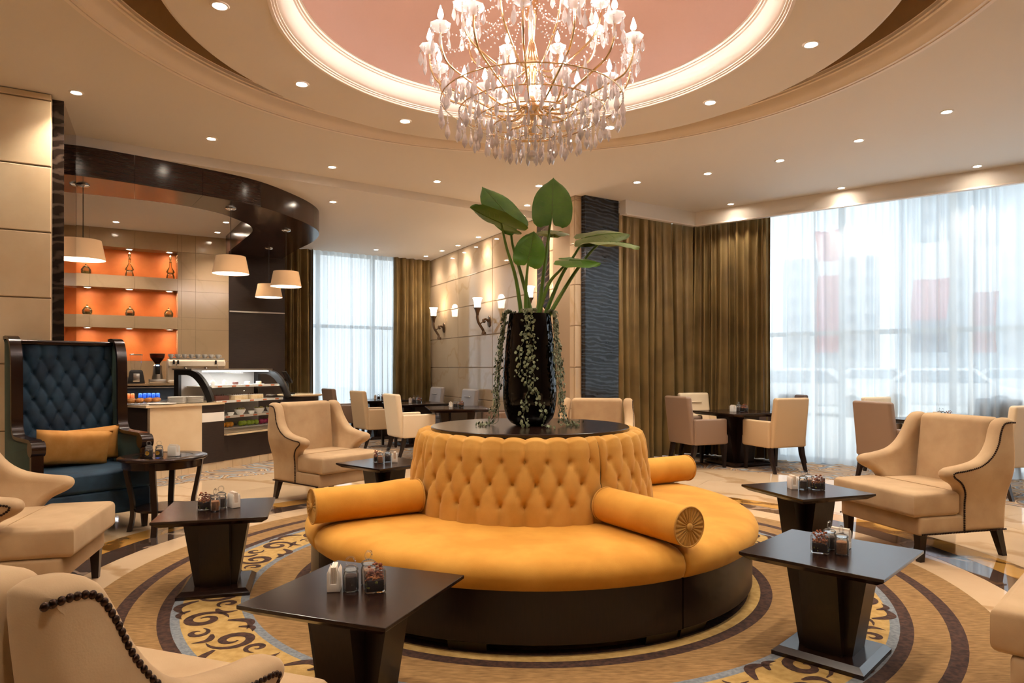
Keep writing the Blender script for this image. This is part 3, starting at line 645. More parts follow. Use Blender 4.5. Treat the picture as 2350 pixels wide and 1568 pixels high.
for A_, T_, n_, w_, lo_, m_, st in lv:
    leaf(at(*A_), at(*T_), n_, w_, mtl[m_], droop=.08 if m_ == 'leaf' else .2, lob=lo_)
    b0 = at(*st[0]); b0 = Vector((C[0] + (b0.x - C[0]) * .9, b0.y, vz + .66))
    petiole([b0] + [at(*q) for q in st[1:]] + [at(*A_)])
ivy = thing('trailing_ivy', (C[0], C[1], vz + .68), 0, 'trailing small leaved creeper hanging down the sides of the black vase', 'plant')
rnd = random.Random(3)
def strand(phi, length, out=.0):
    mb = MB(); n = int(length / .012); pts = []; z = .728; ph = phi
    r = .105
    for i in range(n + 1):
        t = i / n
        if i < 8: r = .105 + .045 * (i / 8); zz = .705 + .03 * sin(pi * i / 8 * .8)
        else:
            zz = z - (i - 8) * .0125; rr = vr(max(zz, .12)) if zz > .12 else vr(.12) + out * .3
            r = max(rr, .14 if zz > .5 else .12) + .016 + out * t * .6
            if zz < .02: zz = .012 + .004 * sin(i); r = pts and math.hypot(pts[-1][0], pts[-1][1]) + .011
        ph += rnd.uniform(-.05, .05); pts.append((r * cos(ph), r * sin(ph), zz - .68))
    mb.tube(pts, .0016, 4); st_ = len(pts)
    for i in range(2, st_, 1):
        p = Vector(pts[i])
        for sg in (1, -1):
            if rnd.random() < .45: continue
            rad = Vector((p.x, p.y, 0)).normalized(); tan = Vector((-rad.y, rad.x, 0)); sz = rnd.uniform(.006, .0125)
            c_ = p + tan * sg * rnd.uniform(.004, .028) + rad * rnd.uniform(-.006, .02); n_ = (rad + Vector((rnd.uniform(-.6, .6), rnd.uniform(-.6, .6), rnd.uniform(-.2, .8)))).normalized()
            a = n_.cross(Vector((0, 0, 1))).normalized(); b = n_.cross(a)
            mb.add([c_ + (a * cos(q) * sz + b * sin(q) * sz * 1.1) + n_ * (.003 if k % 2 else 0) for k, q in enumerate([2 * pi * j / 6 for j in range(6)])], [(0, 1, 2, 3, 4, 5)])
    o = mb.build('vine_strand', mtl['ivy'], ivy, smooth=False, fix=False); o['kind'] = 'stuff'
for ph, ln, out in ((-92, .88, .02), (-88, .80, .01), (-97, .50, .0), (-181, .88, .05), (-174, .85, .03), (-190, .75, .03), (-4, .88, .05), (6, .85, .03), (-12, .8, .02), (-178, .8, .06), (-170, .66, .05), (-186, .85, .10), (-165, .5, .03), (-196, .6, .04), (-8, .84, .05), (2, .72, .04), (-16, .6, .03), (10, .86, .10), (-24, .45, .01), (90, .6, .04), (60, .5, .04), (120, .5, .04)):
    strand(R(ph), ln, out)

# ------------------------------------------------------------------ chandelier
ch = thing('crystal_chandelier', (C[0] + .012, C[1], 4.2), 0, 'large crystal chandelier with gilt arms and candle bulbs under the ceiling dome', 'chandelier')
HZ = 4.2
def cz_(z): return z - HZ
mb = MB(); mb.lathe([(.001, cz_(2.80)), (.018, cz_(2.81)), (.028, cz_(2.86)), (.014, cz_(2.90)), (.03, cz_(2.94)), (.055, cz_(2.98)), (.03, cz_(3.02)), (.018, cz_(3.06)), (.035, cz_(3.18)), (.055, cz_(3.28)), (.03, cz_(3.36)), (.016, cz_(3.42)), (.03, cz_(3.55)), (.045, cz_(3.66)), (.02, cz_(3.76)), (.012, cz_(3.86)), (.010, cz_(4.14)), (.06, cz_(4.16)), (.085, cz_(4.235)), (.001, cz_(4.24))], 20); mb.build('stem', mtl['brass'], ch)
mb = MB(); mb.sphere((0, 0, cz_(2.672)), .034, 14, 9); mb.build('crystal_ball', mtl['crystal'], ch, smooth=False)
def drop_mesh():
    mb = MB(); rs = [(.0018, 0), (.006, -.004), (.0065, -.012), (.0035, -.016), (.010, -.030), (.0175, -.062), (.0165, -.074), (.008, -.090), (.0006, -.101)]
    mb.loft([[(r * cos(2 * pi * i / 6), r * .62 * sin(2 * pi * i / 6), z) for i in range(6)] for r, z in rs]); return mb
drop = drop_mesh().build('crystal_drop', mtl['crystal'], ch, smooth=False)
nd_ = [0]
def put_drop(x, y, z, rz, s=1.0):
    global drop
    if nd_[0] == 0: o = drop
    else: o = drop.copy(); col.objects.link(o)
    nd_[0] += 1
    o.location = (x, y, cz_(z)); o.rotation_euler.z = rz; o.scale = (s, s, s)
def beads(pts, r=.0052, every=1):
    mb = MB()
    for p in pts: mb.sphere((p[0], p[1], cz_(p[2])), r, 6, 4)
    o = mb.build('bead_chain', mtl['crystal'], ch, smooth=False, fix=False); o['kind'] = 'stuff'; return o
src_parts = {}
def arm(a, hub, pts, cup_z, rad):
    key = (round(rad, 3), cup_z); c_, s_ = cos(a), sin(a)
    if key not in src_parts:
        q = cr([(p[0], 0, cz_(p[1])) for p in pts], 6); mb = MB(); mb.tube(q, .0068, 7); A_ = mb.build('arm', mtl['brass'], ch)
        mb = MB(); prof = [(.008, -.012), (.02, -.006), (.042, .004), (.056, .022), (.062, .036), (.060, .038), (.050, .024), (.03, .01), (.01, .006)]
        n = 24; mb.loft([[(rad + (r * (1 + (.06 * cos(8 * 2 * pi * i / n) if r > .04 else 0))) * cos(2 * pi * i / n), (r * (1 + (.06 * cos(8 * 2 * pi * i / n) if r > .04 else 0))) * sin(2 * pi * i / n), cz_(cup_z) + z) for i in range(n)] for r, z in prof], True, (False, False)); B_ = mb.build('glass_cup', mtl['crystal'], ch)
        mb = MB(); mb.lathe([(.011, .0), (.0105, .07), (.012, .072), (.004, .075)], 10, c=(rad, 0), z=cz_(cup_z), cap=(True, True)); D_ = mb.build('candle_tube', mtl['white'], ch)
        mb = MB(); mb.lathe([(.008, .072), (.0165, .085), (.0175, .098), (.012, .118), (.005, .138), (.0008, .152)], 10, c=(rad, 0), z=cz_(cup_z), cap=(True, True)); E_ = mb.build('bulb', mtl['bulb'], ch)
        src_parts[key] = (A_, B_, D_, E_)
        for o in src_parts[key]: o.rotation_euler.z = a
    else:
        for o in src_parts[key]: k = o.copy(); col.objects.link(k); k.rotation_euler.z = a
def arm_set(n, off, pts, cup_z, rad, ndrop, chain_z, hubz, nb):
    for i in range(n):
        a = off + 2 * pi * i / n; arm(a, 0, pts, cup_z, rad)
        for j in range(ndrop):
            b = 2 * pi * j / ndrop + a; x = rad * cos(a) + .056 * cos(b); y = rad * sin(a) + .056 * sin(b); put_drop(x, y, cup_z + .01 - .035 * (j % 2), b, rnd.uniform(.75, 1.05))
            if j % 2: beads([(x, y, cup_z + .012 - .012 * q) for q in range(4)])
        a2 = a + 2 * pi / n
        ch_ = []
        for q in range(nb + 1):
            t = q / nb; x = rad * ((1 - t) * cos(a) + t * cos(a2)); y = rad * ((1 - t) * sin(a) + t * sin(a2)); ch_.append((x, y, cup_z - chain_z * 4 * t * (1 - t)))
        beads(ch_)
        beads([(rad * (1 - t) * .96 * cos(a) + .04 * t * cos(a), rad * (1 - t) * .96 * sin(a) + .04 * t * sin(a), cup_z + (hubz - cup_z) * t - .10 * 4 * t * (1 - t)) for t in [q / 22 for q in range(23)]])
arm_set(14, .12, [(.03, 3.00), (.12, 2.955), (.24, 2.96), (.38, 3.02), (.50, 3.07), (.60, 3.12), (.645, 3.20), (.655, 3.30)], 3.305, .655, 6, .16, 3.66, 14)
arm_set(8, .35, [(.03, 3.24), (.10, 3.20), (.20, 3.21), (.32, 3.28), (.42, 3.36), (.46, 3.46), (.462, 3.53)], 3.535, .462, 5, .14, 3.86, 14)
arm_set(6, .1, [(.03, 2.96), (.10, 2.90), (.18, 2.90), (.26, 2.95), (.30, 3.02), (.302, 3.07)], 3.075, .302, 4, .10, 3.30, 10)
for r, z, n in ((.585, 2.965, 26), (.47, 2.89, 22), (.36, 2.835, 18), (.255, 2.795, 14), (.15, 2.765, 9), (.07, 2.74, 5)):
    mb = MB(); mb.tube([(r * cos(2 * pi * i / 48), r * sin(2 * pi * i / 48), cz_(z + .05)) for i in range(49)], .004, 6, False); mb.build('gilt_ring', mtl['brass'], ch)
    for i in range(n):
        a = 2 * pi * i / n + r * 9; zz = z + rnd.uniform(-.012, .012); put_drop(r * cos(a), r * sin(a), zz, a, rnd.uniform(.95, 1.25))
        beads([(r * cos(a), r * sin(a), zz + .008 + .011 * q) for q in range(4)])
# bead strings and drops joined: the loose remainder of the crystal fringe
mb = MB(); base = drop_mesh()
for i in range(210):
    r = .60 * math.sqrt(rnd.random()) ; a = rnd.uniform(0, 2 * pi); z = 2.80 + .16 * (r / .6) ** 1.2 + rnd.uniform(.02, .22); s = rnd.uniform(.6, 1.0); b = rnd.uniform(0, pi)
    mb.add([(r * cos(a) + s * (p[0] * cos(b) - p[1] * sin(b)), r * sin(a) + s * (p[0] * sin(b) + p[1] * cos(b)), cz_(z) + s * p[2]) for p in base.v], base.f)
o = mb.build('crystal_fringe', mtl['crystal'], ch, smooth=False, fix=False); o['kind'] = 'stuff'
for i in range(14):
    a = .12 + 2 * pi * (i + .5) / 14
    for r, z in ((.55, 3.10), (.40, 3.06)):
        put_drop(r * cos(a), r * sin(a), z, a, rnd.uniform(.8, 1.1))
# ------------------------------------------------------------------ armchairs (local +Y is the front)
SIL = [(-.36, .18), (.02, .18), (.02, .30), (.02, .40), (.032, .455), (.075, .505), (.145, .540), (.183, .572), (.180, .610), (.140, .632), (.04, .645), (-.08, .672), (-.165, .725), (-.220, .80), (-.252, .875), (-.285, .930), (-.335, .955), (-.392, .950), (-.405, .90), (-.39, .60)]
def armchair():
    t = thing('armchair', (0, 0, 0))
    mb = MB(); mb.rbox((0, 0, .242), (.74, .72, .125), .02, 2); mb.build('base', mtl['suede'], t, ang=60)
    Tp = [(-.275, -.28), (.275, -.28), (.275, .045), (.375, .045), (.375, .415), (-.375, .415), (-.375, .045), (-.275, .045)]
    mb = MB(); mb.pillow(Tp, .302, .468, .035, lambda u, v, z: (u, v, z + (.012 * (1 - (u / .4) ** 2) * (1 - ((v - .05) / .5) ** 2) if z > .40 else 0)), 4); mb.build('seat_cushion', mtl['suede'], t, ang=60)
    mb = MB(); mb.rbox((0, -.315, .655), (.58, .14, .60), .045, 3, lambda x, y, z: (x, y - .11 * (z - .5), z)); mb.build('backrest', mtl['suede'], t, ang=60)
    s2 = [SIL[0], SIL[1]] + [tuple(p) for p in cr(SIL[2:], 3)]
    def sm(t): t = max(0, min(1, t)); return t * t * (3 - 2 * t)
    def fl(z): return .052 * sm((z - .36) / .27) - .022 * sm((z - .68) / .25)
    for sg in (-1, 1):
        mb = MB(); poly = s2 if sg > 0 else s2
        mb.pillow(poly, .272, .378, .04, lambda u, v, tt: (tt, u, v), 4); mb = soften(mb, .07, lambda x, y, z: (sg * (x + fl(z)), y, z)); w_ = mb.build('arm_wing', mtl['suede'], t, ang=60)
        pts = [tuple(p) for p in cr([(.0, .19), (.0, .30), (.0, .40), (.012, .462), (.06, .525), (.135, .575), (.13, .60), (.03, .612), (-.09, .64), (-.18, .70), (-.24, .78), (-.275, .865), (-.305, .912), (-.345, .925), (-.40, .925)], 40)]
        nails = []; last = None
        for u, v in pts:
            if last is None or math.hypot(u - last[0], v - last[1]) > .0132:
                ed = .378 + fl(v) - .002; nails.append((sg * ed, u, v)); last = (u, v)
        y = -.35
        while y < .35: nails.append((sg * .379, y, .192)); y += .0132
        mb = MB()
        for n in nails: mb.sphere(n, .0068, 8, 5)
        k = mb.build('nailhead_trim', mtl['nail'], w_); k['kind'] = 'stuff'; armchair.nails = getattr(armchair, 'nails', {}); armchair.nails[sg] = nails
    for x, y, sx, sy in ((-.33, .32, 0, .0), (.33, .32, 0, .0), (-.33, -.32, -.01, -.05), (.33, -.32, .01, -.05)):
        mb = MB(); a, b = .028, .018; mb.loft([[(x + sx + i * b, y + sy + j * b, .0) for i, j in ((-1, -1), (1, -1), (1, 1), (-1, 1))], [(x + i * a, y + j * a, .185) for i, j in ((-1, -1), (1, -1), (1, 1), (-1, 1))]]); mb.build('leg', mtl['wenge_v'], t, smooth=False)
    return t
ach = armchair()
arms = [((-.985, 1.58), (.33, .944), 'beige suede armchair seen from behind at the bottom left, large nailheads down its side'),
        ((2.966, 4.98), (-.968, -.25), 'beige suede wing armchair standing alone on the right in front of the sheer curtains'),
        ((-1.86, 6.86), (.80, -.60), 'beige suede wing armchair between the display counter and the round sofa'),
        ((-2.80, 3.83), (.962, .27), 'beige suede armchair at the left edge in front of the tall blue settee'),
        ((2.235, 2.365), (-.705, .71), 'beige suede armchair cut off by the right edge beside the front right table'),
        ((.90, 7.52), (-.22, -.975), 'beige suede armchair behind the round sofa in front of the black stone slab')]
for i, (p, F, l) in enumerate(arms):
    o = ach if i == 0 else dup(ach, None)
    o.location = (p[0], p[1], .004 if math.hypot(p[0] - C[0], p[1] - C[1]) < 2.5 else 0.0); o.rotation_euler.z = face_rz(F); tag(o, l, 'armchair', 'beige armchairs around the round sofa')
    if i == 0: near_chair = o
# the nearest chair shows its nails one by one
for w_ in [c for c in near_chair.children if c.name.startswith('arm_wing')]:
    for st in [c for c in w_.children if c.name.startswith('nailhead_trim')]:
        sg = 1 if st.data.vertices[0].co.x > 0 else -1
        if sg > 0:
            bpy.data.objects.remove(st); f_ = None
            for n in armchair.nails[1]:
                if f_ is None: mb = MB(); mb.sphere((0, 0, 0), .0078, 10, 6, (.75, 1, 1)); f_ = mb.build('nailhead', mtl['nail'], w_); o = f_
                else: o = f_.copy(); col.objects.link(o)
                o.location = n
            break

# ------------------------------------------------------------------ square pedestal tables
def ped_table(name, S, H, B, mtop=.034, k=1.0):
    t = thing(name, (0, 0, 0)); h = S / 2; e = .03 * k
    mb = MB(); mb.loft([[(i * q, j * q, z) for i, j in ((-1, -1), (1, -1), (1, 1), (-1, 1))] for q, z in ((h - e * 1.2, H - mtop - .004), (h - .001, H - .014), (h, H - .012), (h, H - .0015), (h - .0015, H))]); mb.build('table_top', mtl['wenge'], t, smooth=False)
    mb = MB(); b = B / 2; mb.loft([[(i * q, j * q, z) for i, j in ((-1, -1), (1, -1), (1, 1), (-1, 1))] for q, z in ((b, 0), (b, .018 * k), (b - .025 * k, .04 * k))]); mb.build('base_plate', mtl['wenge'], t, smooth=False)
    wt, wb, th = S * .30, S * .19, S * .135; z0, z1 = .038 * k, H - mtop
    for ax in (0, 1):
        mb = MB(); rr = []
        for z, hw in ((z0, wb), (z1, wt)):
            d = .008; c_ = [(-hw, -th), (hw, -th), (hw, th), (-hw, th)]
            rr.append([((x, y, z) if ax == 0 else (-y, x, z)) for x, y in c_])
        mb.loft(rr); mb.build('pedestal', mtl['wenge_v'], t, smooth=False)
    return t
ct = ped_table('pedestal_table', .60, .465, .39)
tabs = [((-.579, 2.566), -20.7, 'square dark wood pedestal table nearest the viewer, front left of the round sofa', 0), ((1.452, 3.102), 46.0, 'square dark wood pedestal table at the front right of the round sofa', 220), ((-1.735, 4.03), 15.2, 'square dark wood pedestal table left of the round sofa', 215),
        ((-1.122, 6.02), -40, 'square dark wood pedestal table beside the armchair behind the left bolster', 180), ((2.02, 4.69), 19, 'square dark wood pedestal table right of the sofa, before the single armchair', -10)]
# ------------------------------------------------------------------ table ware
def jar(contents):
    t = thing('glass_jar', (0, 0, 0))
    mb = MB(); mb.lathe([(.002, .001), (.026, .001), (.029, .004), (.029, .062), (.026, .07), (.024, .074), (.027, .078), (.025, .079), (.022, .075), (.0245, .069), (.0268, .062), (.0268, .006), (.002, .006)], 20); mb.build('jar_body', mtl['glass'], t)
    mb = MB(); mb.lathe([(.002, .0065), (.0262, .0065), (.0262, .056), (.018, .06), (.002, .058)], 16); mb.build('jar_contents', contents, t)
    mb = MB(); mb.lathe([(.002, .079), (.027, .079), (.028, .083), (.02, .091), (.008, .095), (.002, .096)], 18); l = mb.build('lid', mtl['glass'], t)
    mb = MB(); mb.tube([(.016 * cos(2 * pi * i / 20), 0, .111 + .016 * sin(2 * pi * i / 20)) for i in range(21)], .0036, 7); mb.build('ring_handle', mtl['glass'], l)
    return t
def gpot(cols, lid=False):
    t = thing('potpourri_glass', (0, 0, 0)); a = .036
    mb = MB(); mb.rbox((0, 0, .042), (.076, .076, .084), .006, 1); b_ = mb.build('glass_box', mtl['glass'], t); 
    rr = random.Random(5)
    for k, c in enumerate(cols):
        mb = MB()
        for i in range(46):
            z = (.012 + rr.random() * .03) if k == 1 else ((.03 + rr.random() * .028) if k == 2 else (.05 + rr.random() * (.05 if not lid else .028)))
            q = .026 if z > .078 else .029
            mb.sphere((rr.uniform(-q, q), rr.uniform(-q, q), z), rr.uniform(.0045, .0085), 5, 4, (1, rr.uniform(.5, 1), rr.uniform(.4, .9)))
        o = mb.build('potpourri', c, t, smooth=False); o['kind'] = 'stuff'
    mb = MB(); mb.box((0, 0, .026), (.060, .060, .040)); mb.build('potpourri_bed', mtl['coffee'], t, smooth=False)
    return t
mtl['petal'] = mat('dried_petal', '6B2F1E', .8, c2='94522F', nz=60); mtl['seed_g'] = mat('dried_green', '5E5A1C', .8, c2='8C8A34', nz=60); mtl['seed_o'] = mat('dried_orange', '8A4A1E', .8, c2='C07A3E', nz=60)
def napkins():
    t = thing('napkin_holder', (0, 0, 0))
    prof = [(-.024, 0), (.024, 0), (.024, .07), (.018, .082), (.012, .07), (.010, .03), (-.010, .03), (-.012, .07), (-.018, .082), (-.024, .07)]
    mb = MB(); mb.pillow(prof, -.042, .042, .004, lambda u, v, s_: (u, s_, v + .0005), 2); mb.build('holder', mtl['white'], t)
    mb = MB()
    for i in range(5): mb.box((-.008 + i * .004, 0, .060), (.0026, .078, .062))
    mb.build('napkin', mtl['paper'], t, smooth=False); return t
PT = {'jar': jar(mtl['coffee']), 'jar2': jar(mat('brown_sugar', '8A5A36', .9, c2='A06C44', nz=150)), 'pot': gpot([mtl['petal'], mtl['seed_g'], mtl['seed_o']]), 'nap': napkins()}
used = set()
def put(kind, loc, rz, label, cat, group):
    if kind in used: o = dup(PT[kind], None)
    else: o = PT[kind]; used.add(kind)
    o.location = loc; o.rotation_euler.z = rz; return tag(o, label, cat, group)
def table_set(cx_, cy_, z, rz, where, s_=1.0):
    def w_(x, y): return (cx_ + s_ * (x * cos(rz) - y * sin(rz)), cy_ + s_ * (x * sin(rz) + y * cos(rz)), z)
    put('nap', w_(-.088, .0), rz + .15, f'white napkin holder filled with napkins on {where}', 'napkin holder', 'napkin holders on the tables')
    put('jar', w_(-.022, -.02), rz, f'ring lidded jar of dark coffee on {where}', 'jar', 'ring lidded jars on the tables')
    put('jar2', w_(.028, .058), rz + .9, f'ring lidded jar of brown sugar on {where}', 'jar', 'ring lidded jars on the tables')
    put('pot', w_(.066, -.02), rz + .35, f'square glass of potpourri on {where}', 'glass', 'potpourri glasses on the tables')
wh = ['the nearest square table', 'the front right square table', 'the square table left of the sofa', 'the square table behind the left bolster', 'the square table right of the sofa']
for i, (p, a, l, js) in enumerate(tabs):
    o = ct if i == 0 else dup(ct, None)
    zf = .004 if math.hypot(p[0] - C[0], p[1] - C[1]) < 2.5 else 0.0
    o.location = (p[0], p[1], zf); o.rotation_euler.z = R(a); tag(o, l, 'table', 'square pedestal tables around the round sofa')
    table_set(p[0], p[1], zf + .4655, R(js), wh[i])

# ------------------------------------------------------------------ tall blue settee
SF = Vector((.765, -.643)); st_ = thing('tall_settee', (-3.465, 5.535, 0), face_rz(SF), 'tall wing settee in deep buttoned blue velvet with a dark wood frame', 'settee')
st_.scale = (.88, 1, 1)
mb = MB(); mb.rbox((0, -.06, .24), (.86, .78, .19), .02, 2); mb.build('seat_base', mtl['blue'], st_, ang=60)
mb = MB(); mb.pillow([(-.39, -.42), (.39, -.42), (.39, .14), (.43, .15), (.43, .34), (-.43, .34), (-.43, .15), (-.39, .14)], .335, .49, .03, lambda u, v, z: (u, v, z), 3); mb.build('seat_cushion', mtl['blue'], st_, ang=60)
rings = []; nu, nv = 84, 84; bw = .40
for j in range(nv + 1):
    z = .44 + (1.49 - .44) * j / nv; r_ = []
    for i in range(nu + 1):
        x = -bw + 2 * bw * i / nu; u = (x + bw) / .137 + .08; v = (z - .70) / .113
        h = tuft(u, v, 7); yb = -.405 - .05 * (z - .44); r_.append((x, yb + .026 * h, z))
    rings.append(r_)
mb = MB(); mb.loft(rings, False, (False, False)); sb = mb.build('buttoned_back', mtl['blue'], st_, ang=75); bt = None
for row in range(7):
    z = .70 + .113 * row
    for i in range(7):
        u = i + (.5 if row % 2 == 0 else 0); x = (u - .08) * .137 - bw
        if abs(x) > bw - .02: continue
        if bt is None: mb = MB(); mb.sphere((0, 0, 0), .011, 8, 5, (1, .6, 1)); bt = mb.build('button', mtl['blue'], sb); o = bt
        else: o = bt.copy(); col.objects.link(o)
        o.location = (x, -.405 - .05 * (z - .44) - .012, z)
mb = MB(); mb.rbox((0, -.465, .92), (.90, .05, 1.22), .015, 2, lambda x, y, z: (x, y - .02 * (z - .44), z)); mb.build('back_panel', mtl['teal'], st_, ang=60)
mb = MB(); mb.rbox((0, -.46, 1.512), (.90, .09, .04), .012, 2); mb.build('top_rail', mtl['wenge'], st_)
WS = [(-.50, .15), (.21, .15), (.21, .69), (.17, .73), (-.20, .735), (-.27, .765), (-.30, .84), (-.305, 1.0), (-.31, 1.30), (-.325, 1.42), (-.36, 1.50), (-.42, 1.53), (-.50, 1.525), (-.51, 1.49), (-.505, 1.0), (-.50, .5)]
for sg in (-1, 1):
    s3 = [WS[0], WS[1]] + [tuple(p) for p in cr(WS[2:], 4)]
    mb = MB(); mb.pillow(s3, .405, .475, .012, lambda u, v, t_: (sg * t_, u, v), 2); mb.build('wing_panel', mtl['teal'], st_, ang=50)
    edge = [tuple(p) for p in cr([(.212, .30), (.214, .66), (.205, .715), (.17, .742), (.02, .746), (-.19, .75), (-.252, .775), (-.285, .845), (-.292, 1.0), (-.297, 1.28), (-.312, 1.42), (-.352, 1.512), (-.42, 1.545), (-.505, 1.54)], 5)]
    mb = MB(); rg = []
    for i, (u, v) in enumerate(edge):
        u0, v0 = edge[max(i - 1, 0)]; u1, v1 = edge[min(i + 1, len(edge) - 1)]; d = math.hypot(u1 - u0, v1 - v0); nx, ny = (v1 - v0) / d, -(u1 - u0) / d
        rg.append([(sg * .395, u - nx * .012, v - ny * .012), (sg * .485, u - nx * .012, v - ny * .012), (sg * .485, u + nx * .016, v + ny * .016), (sg * .395, u + nx * .016, v + ny * .016)])
    mb.loft(rg); mb.build('wood_edge', mtl['wenge'], st_, ang=40)
    mb = MB(); mb.loft([[(sg * x, (.20 + .058 * cos(2 * pi * i / 24)), .692 + .058 * sin(2 * pi * i / 24)) for i in range(24)] for x in (.385, .49)]); mb.build('arm_scroll', mtl['wenge'], st_)
    mb = MB(); mb.box((sg * .44, .20, .41), (.085, .04, .50)); mb.build('arm_post', mtl['wenge'], st_, smooth=False)
    for y in (.27, -.42): mb = MB(); mb.loft([[(sg * .40 + i * q, y + j * q, z) for i, j in ((-1, -1), (1, -1), (1, 1), (-1, 1))] for q, z in ((.018, 0), (.028, .16))]); mb.build('leg', mtl['wenge_v'], st_, smooth=False)
def pillow_cushion(name, w_, h_, d_, loc, rot, label):
    mb = MB(); n = 16; rings = []
    for sd in (1, -1):
        g = []
        for j in range(n + 1):
            row = []
            for i in range(n + 1):
                u, v = 2 * i / n - 1, 2 * j / n - 1; pz = d_ / 2 * ((1 - u ** 4) * (1 - v ** 4)) ** .45; k = 1 - .05 * (1 - abs(u) ** 2) * abs(v) ** 6; k2 = 1 - .05 * (1 - abs(v) ** 2) * abs(u) ** 6
                row.append((u * w_ / 2 * k2, sd * pz + .003 * sin(u * 23 + v * 17) * (1 - max(abs(u), abs(v)) ** 4), v * h_ / 2 * k))
            g.append(row)
        mb.loft(g, False, (False, False))
    o = mb.build(name, mtl['cushion'], None, ang=120, loc=loc); o.rotation_euler = rot; return tag(o, label, 'cushion', 'gold cushions on the blue settee')
rz_ = face_rz(SF)
def sl(x, y, z): q = Matrix.Rotation(rz_, 4, 'Z') @ Vector((x, y, z)) + Vector((-3.465, 5.535, 0)); return tuple(q)
pillow_cushion('lumbar_cushion', .56, .30, .13, sl(.03, -.17, .645), (R(-14), R(-5), rz_), 'front gold oblong cushion on the tall blue settee')
pillow_cushion('lumbar_cushion', .58, .30, .12, sl(-.07, -.275, .645), (R(-10), R(3), rz_), 'rear gold cushion half hidden on the tall blue settee')
# ------------------------------------------------------------------ round side table
rt = thing('round_side_table', (-2.80, 5.48, 0), R(42), 'round dark wood side table with glass inset and low shelf beside the blue settee', 'side table')
mb = MB(); mb.lathe([(.25, .57), (.365, .57), (.374, .566), (.374, .552), (.362, .545), (.28, .545)], 56); mb.build('table_top', mtl['wenge'], rt)
mb = MB(); mb.lathe([(.001, .5685), (.25, .5685), (.25, .56), (.001, .56)], 48); mb.build('glass_inset', mat('dark_table_glass', '1A1210', .03, coat=.8), rt)
mb = MB(); mb.lathe([(.335, .545), (.335, .49), (.315, .49), (.315, .545)], 48); mb.build('apron', mtl['wenge'], rt)
mb = MB(); mb.lathe([(.001, .185), (.235, .185), (.24, .178), (.235, .165), (.001, .165)], 40); mb.build('shelf', mtl['wenge'], rt)
for k in range(4):
    a = R(45 + 90 * k); path = [(.325, .54), (.31, .45), (.285, .34), (.262, .24), (.255, .16), (.262, .08), (.285, 0)]
    mb = MB(); rg = []
    for r, z in [(v.x, v.y) for v in cr([(p[0], p[1], 0) for p in path], 4)]:
        c_, s_ = cos(a), sin(a); rg.append([((r + dx) * c_ - dy * s_, (r + dx) * s_ + dy * c_, z) for dx, dy in ((-.018, -.024), (.018, -.024), (.018, .024), (-.018, .024))])
    mb.loft(rg); mb.build('leg', mtl['wenge_v'], rt, ang=40)
mtl['label_y'] = mat('yellow_label', 'D8A62A', .6)
for i, dx in enumerate((-.045, .028)):
    o = dup(PT['jar'], (-2.80 + dx, 5.35 + .015 * i, .5995), R(20)); tag(o, f"glass jar with round yellow sticker on the round side table, {('left', 'right')[i]} one", 'jar', 'ring lidded jars on the tables')
    mb = MB(); mb.lathe([(.0285 + .0012, .018), (.0285 + .0012, .054)], 10, R(-125), R(-65)); n_ = 12
    mb = MB(); mb.add([(.0300 * cos(R(-110) + .0162 / .03 * cos(2 * pi * k / 16)), .0300 * sin(R(-110) + .0162 / .03 * cos(2 * pi * k / 16)), .036 + .0162 * sin(2 * pi * k / 16)) for k in range(16)], [tuple(range(16))])
    mb.build('round_sticker', mtl['label_y'], o, smooth=False)
rt.scale = (.87, .87, 1.05); rt.rotation_euler.z = R(57)
put('nap', (-2.70, 5.45, .5995), R(70), 'white napkin holder on the round side table', 'napkin holder', 'napkin holders on the tables')
# ------------------------------------------------------------------ bar canopy (curved timber ring under the lower ceiling)
ZB = 3.215
outer = cr([(-6.3, 5.75, 0), (-5.2, 6.28, 0), (-4.42, 6.73, 0), (-4.06, 6.98, 0), (-3.62, 7.38, 0), (-3.05, 8.0, 0), (-2.79, 8.70, 0), (-2.70, 9.3, 0), (-2.77, 9.80, 0), (-3.05, 10.40, 0), (-3.47, 11.03, 0), (-4.02, 11.95, 0)], 6)
inner = cr([(-6.8, 6.45, 0), (-5.7, 6.95, 0), (-4.87, 7.41, 0), (-4.45, 7.64, 0), (-3.94, 7.98, 0), (-3.64, 8.40, 0), (-3.55, 8.75, 0), (-3.52, 9.15, 0), (-3.61, 9.50, 0), (-3.80, 9.85, 0), (-4.10, 10.33, 0), (-4.80, 11.45, 0)], 6)
cano = thing('bar_canopy', (0, 0, 0), 0, 'curved dark timber canopy hanging from the ceiling over the coffee bar', 'canopy')
n = len(outer); splits = [0, 13, 20, 26, 31, 36, 42, 48, 54, n - 1]
for k in range(len(splits) - 1):
    a, b = splits[k], splits[k + 1]; a = min(a, n - 1)
    if a >= b: continue
    rings = []
    for i in range(a, b + 1):
        o_, q = outer[i], inner[i]
        if i == a: o_ = o_ + (outer[i + 1] - o_) * .02; q = q + (inner[i + 1] - q) * .02
        rings.append([(o_.x, o_.y, ZB), (o_.x, o_.y, ZL), (q.x, q.y, ZL), (q.x, q.y, ZB)])
    mb = MB(); mb.loft(rings); mb.build('canopy_panel', mtl['canopy'], cano, ang=35)
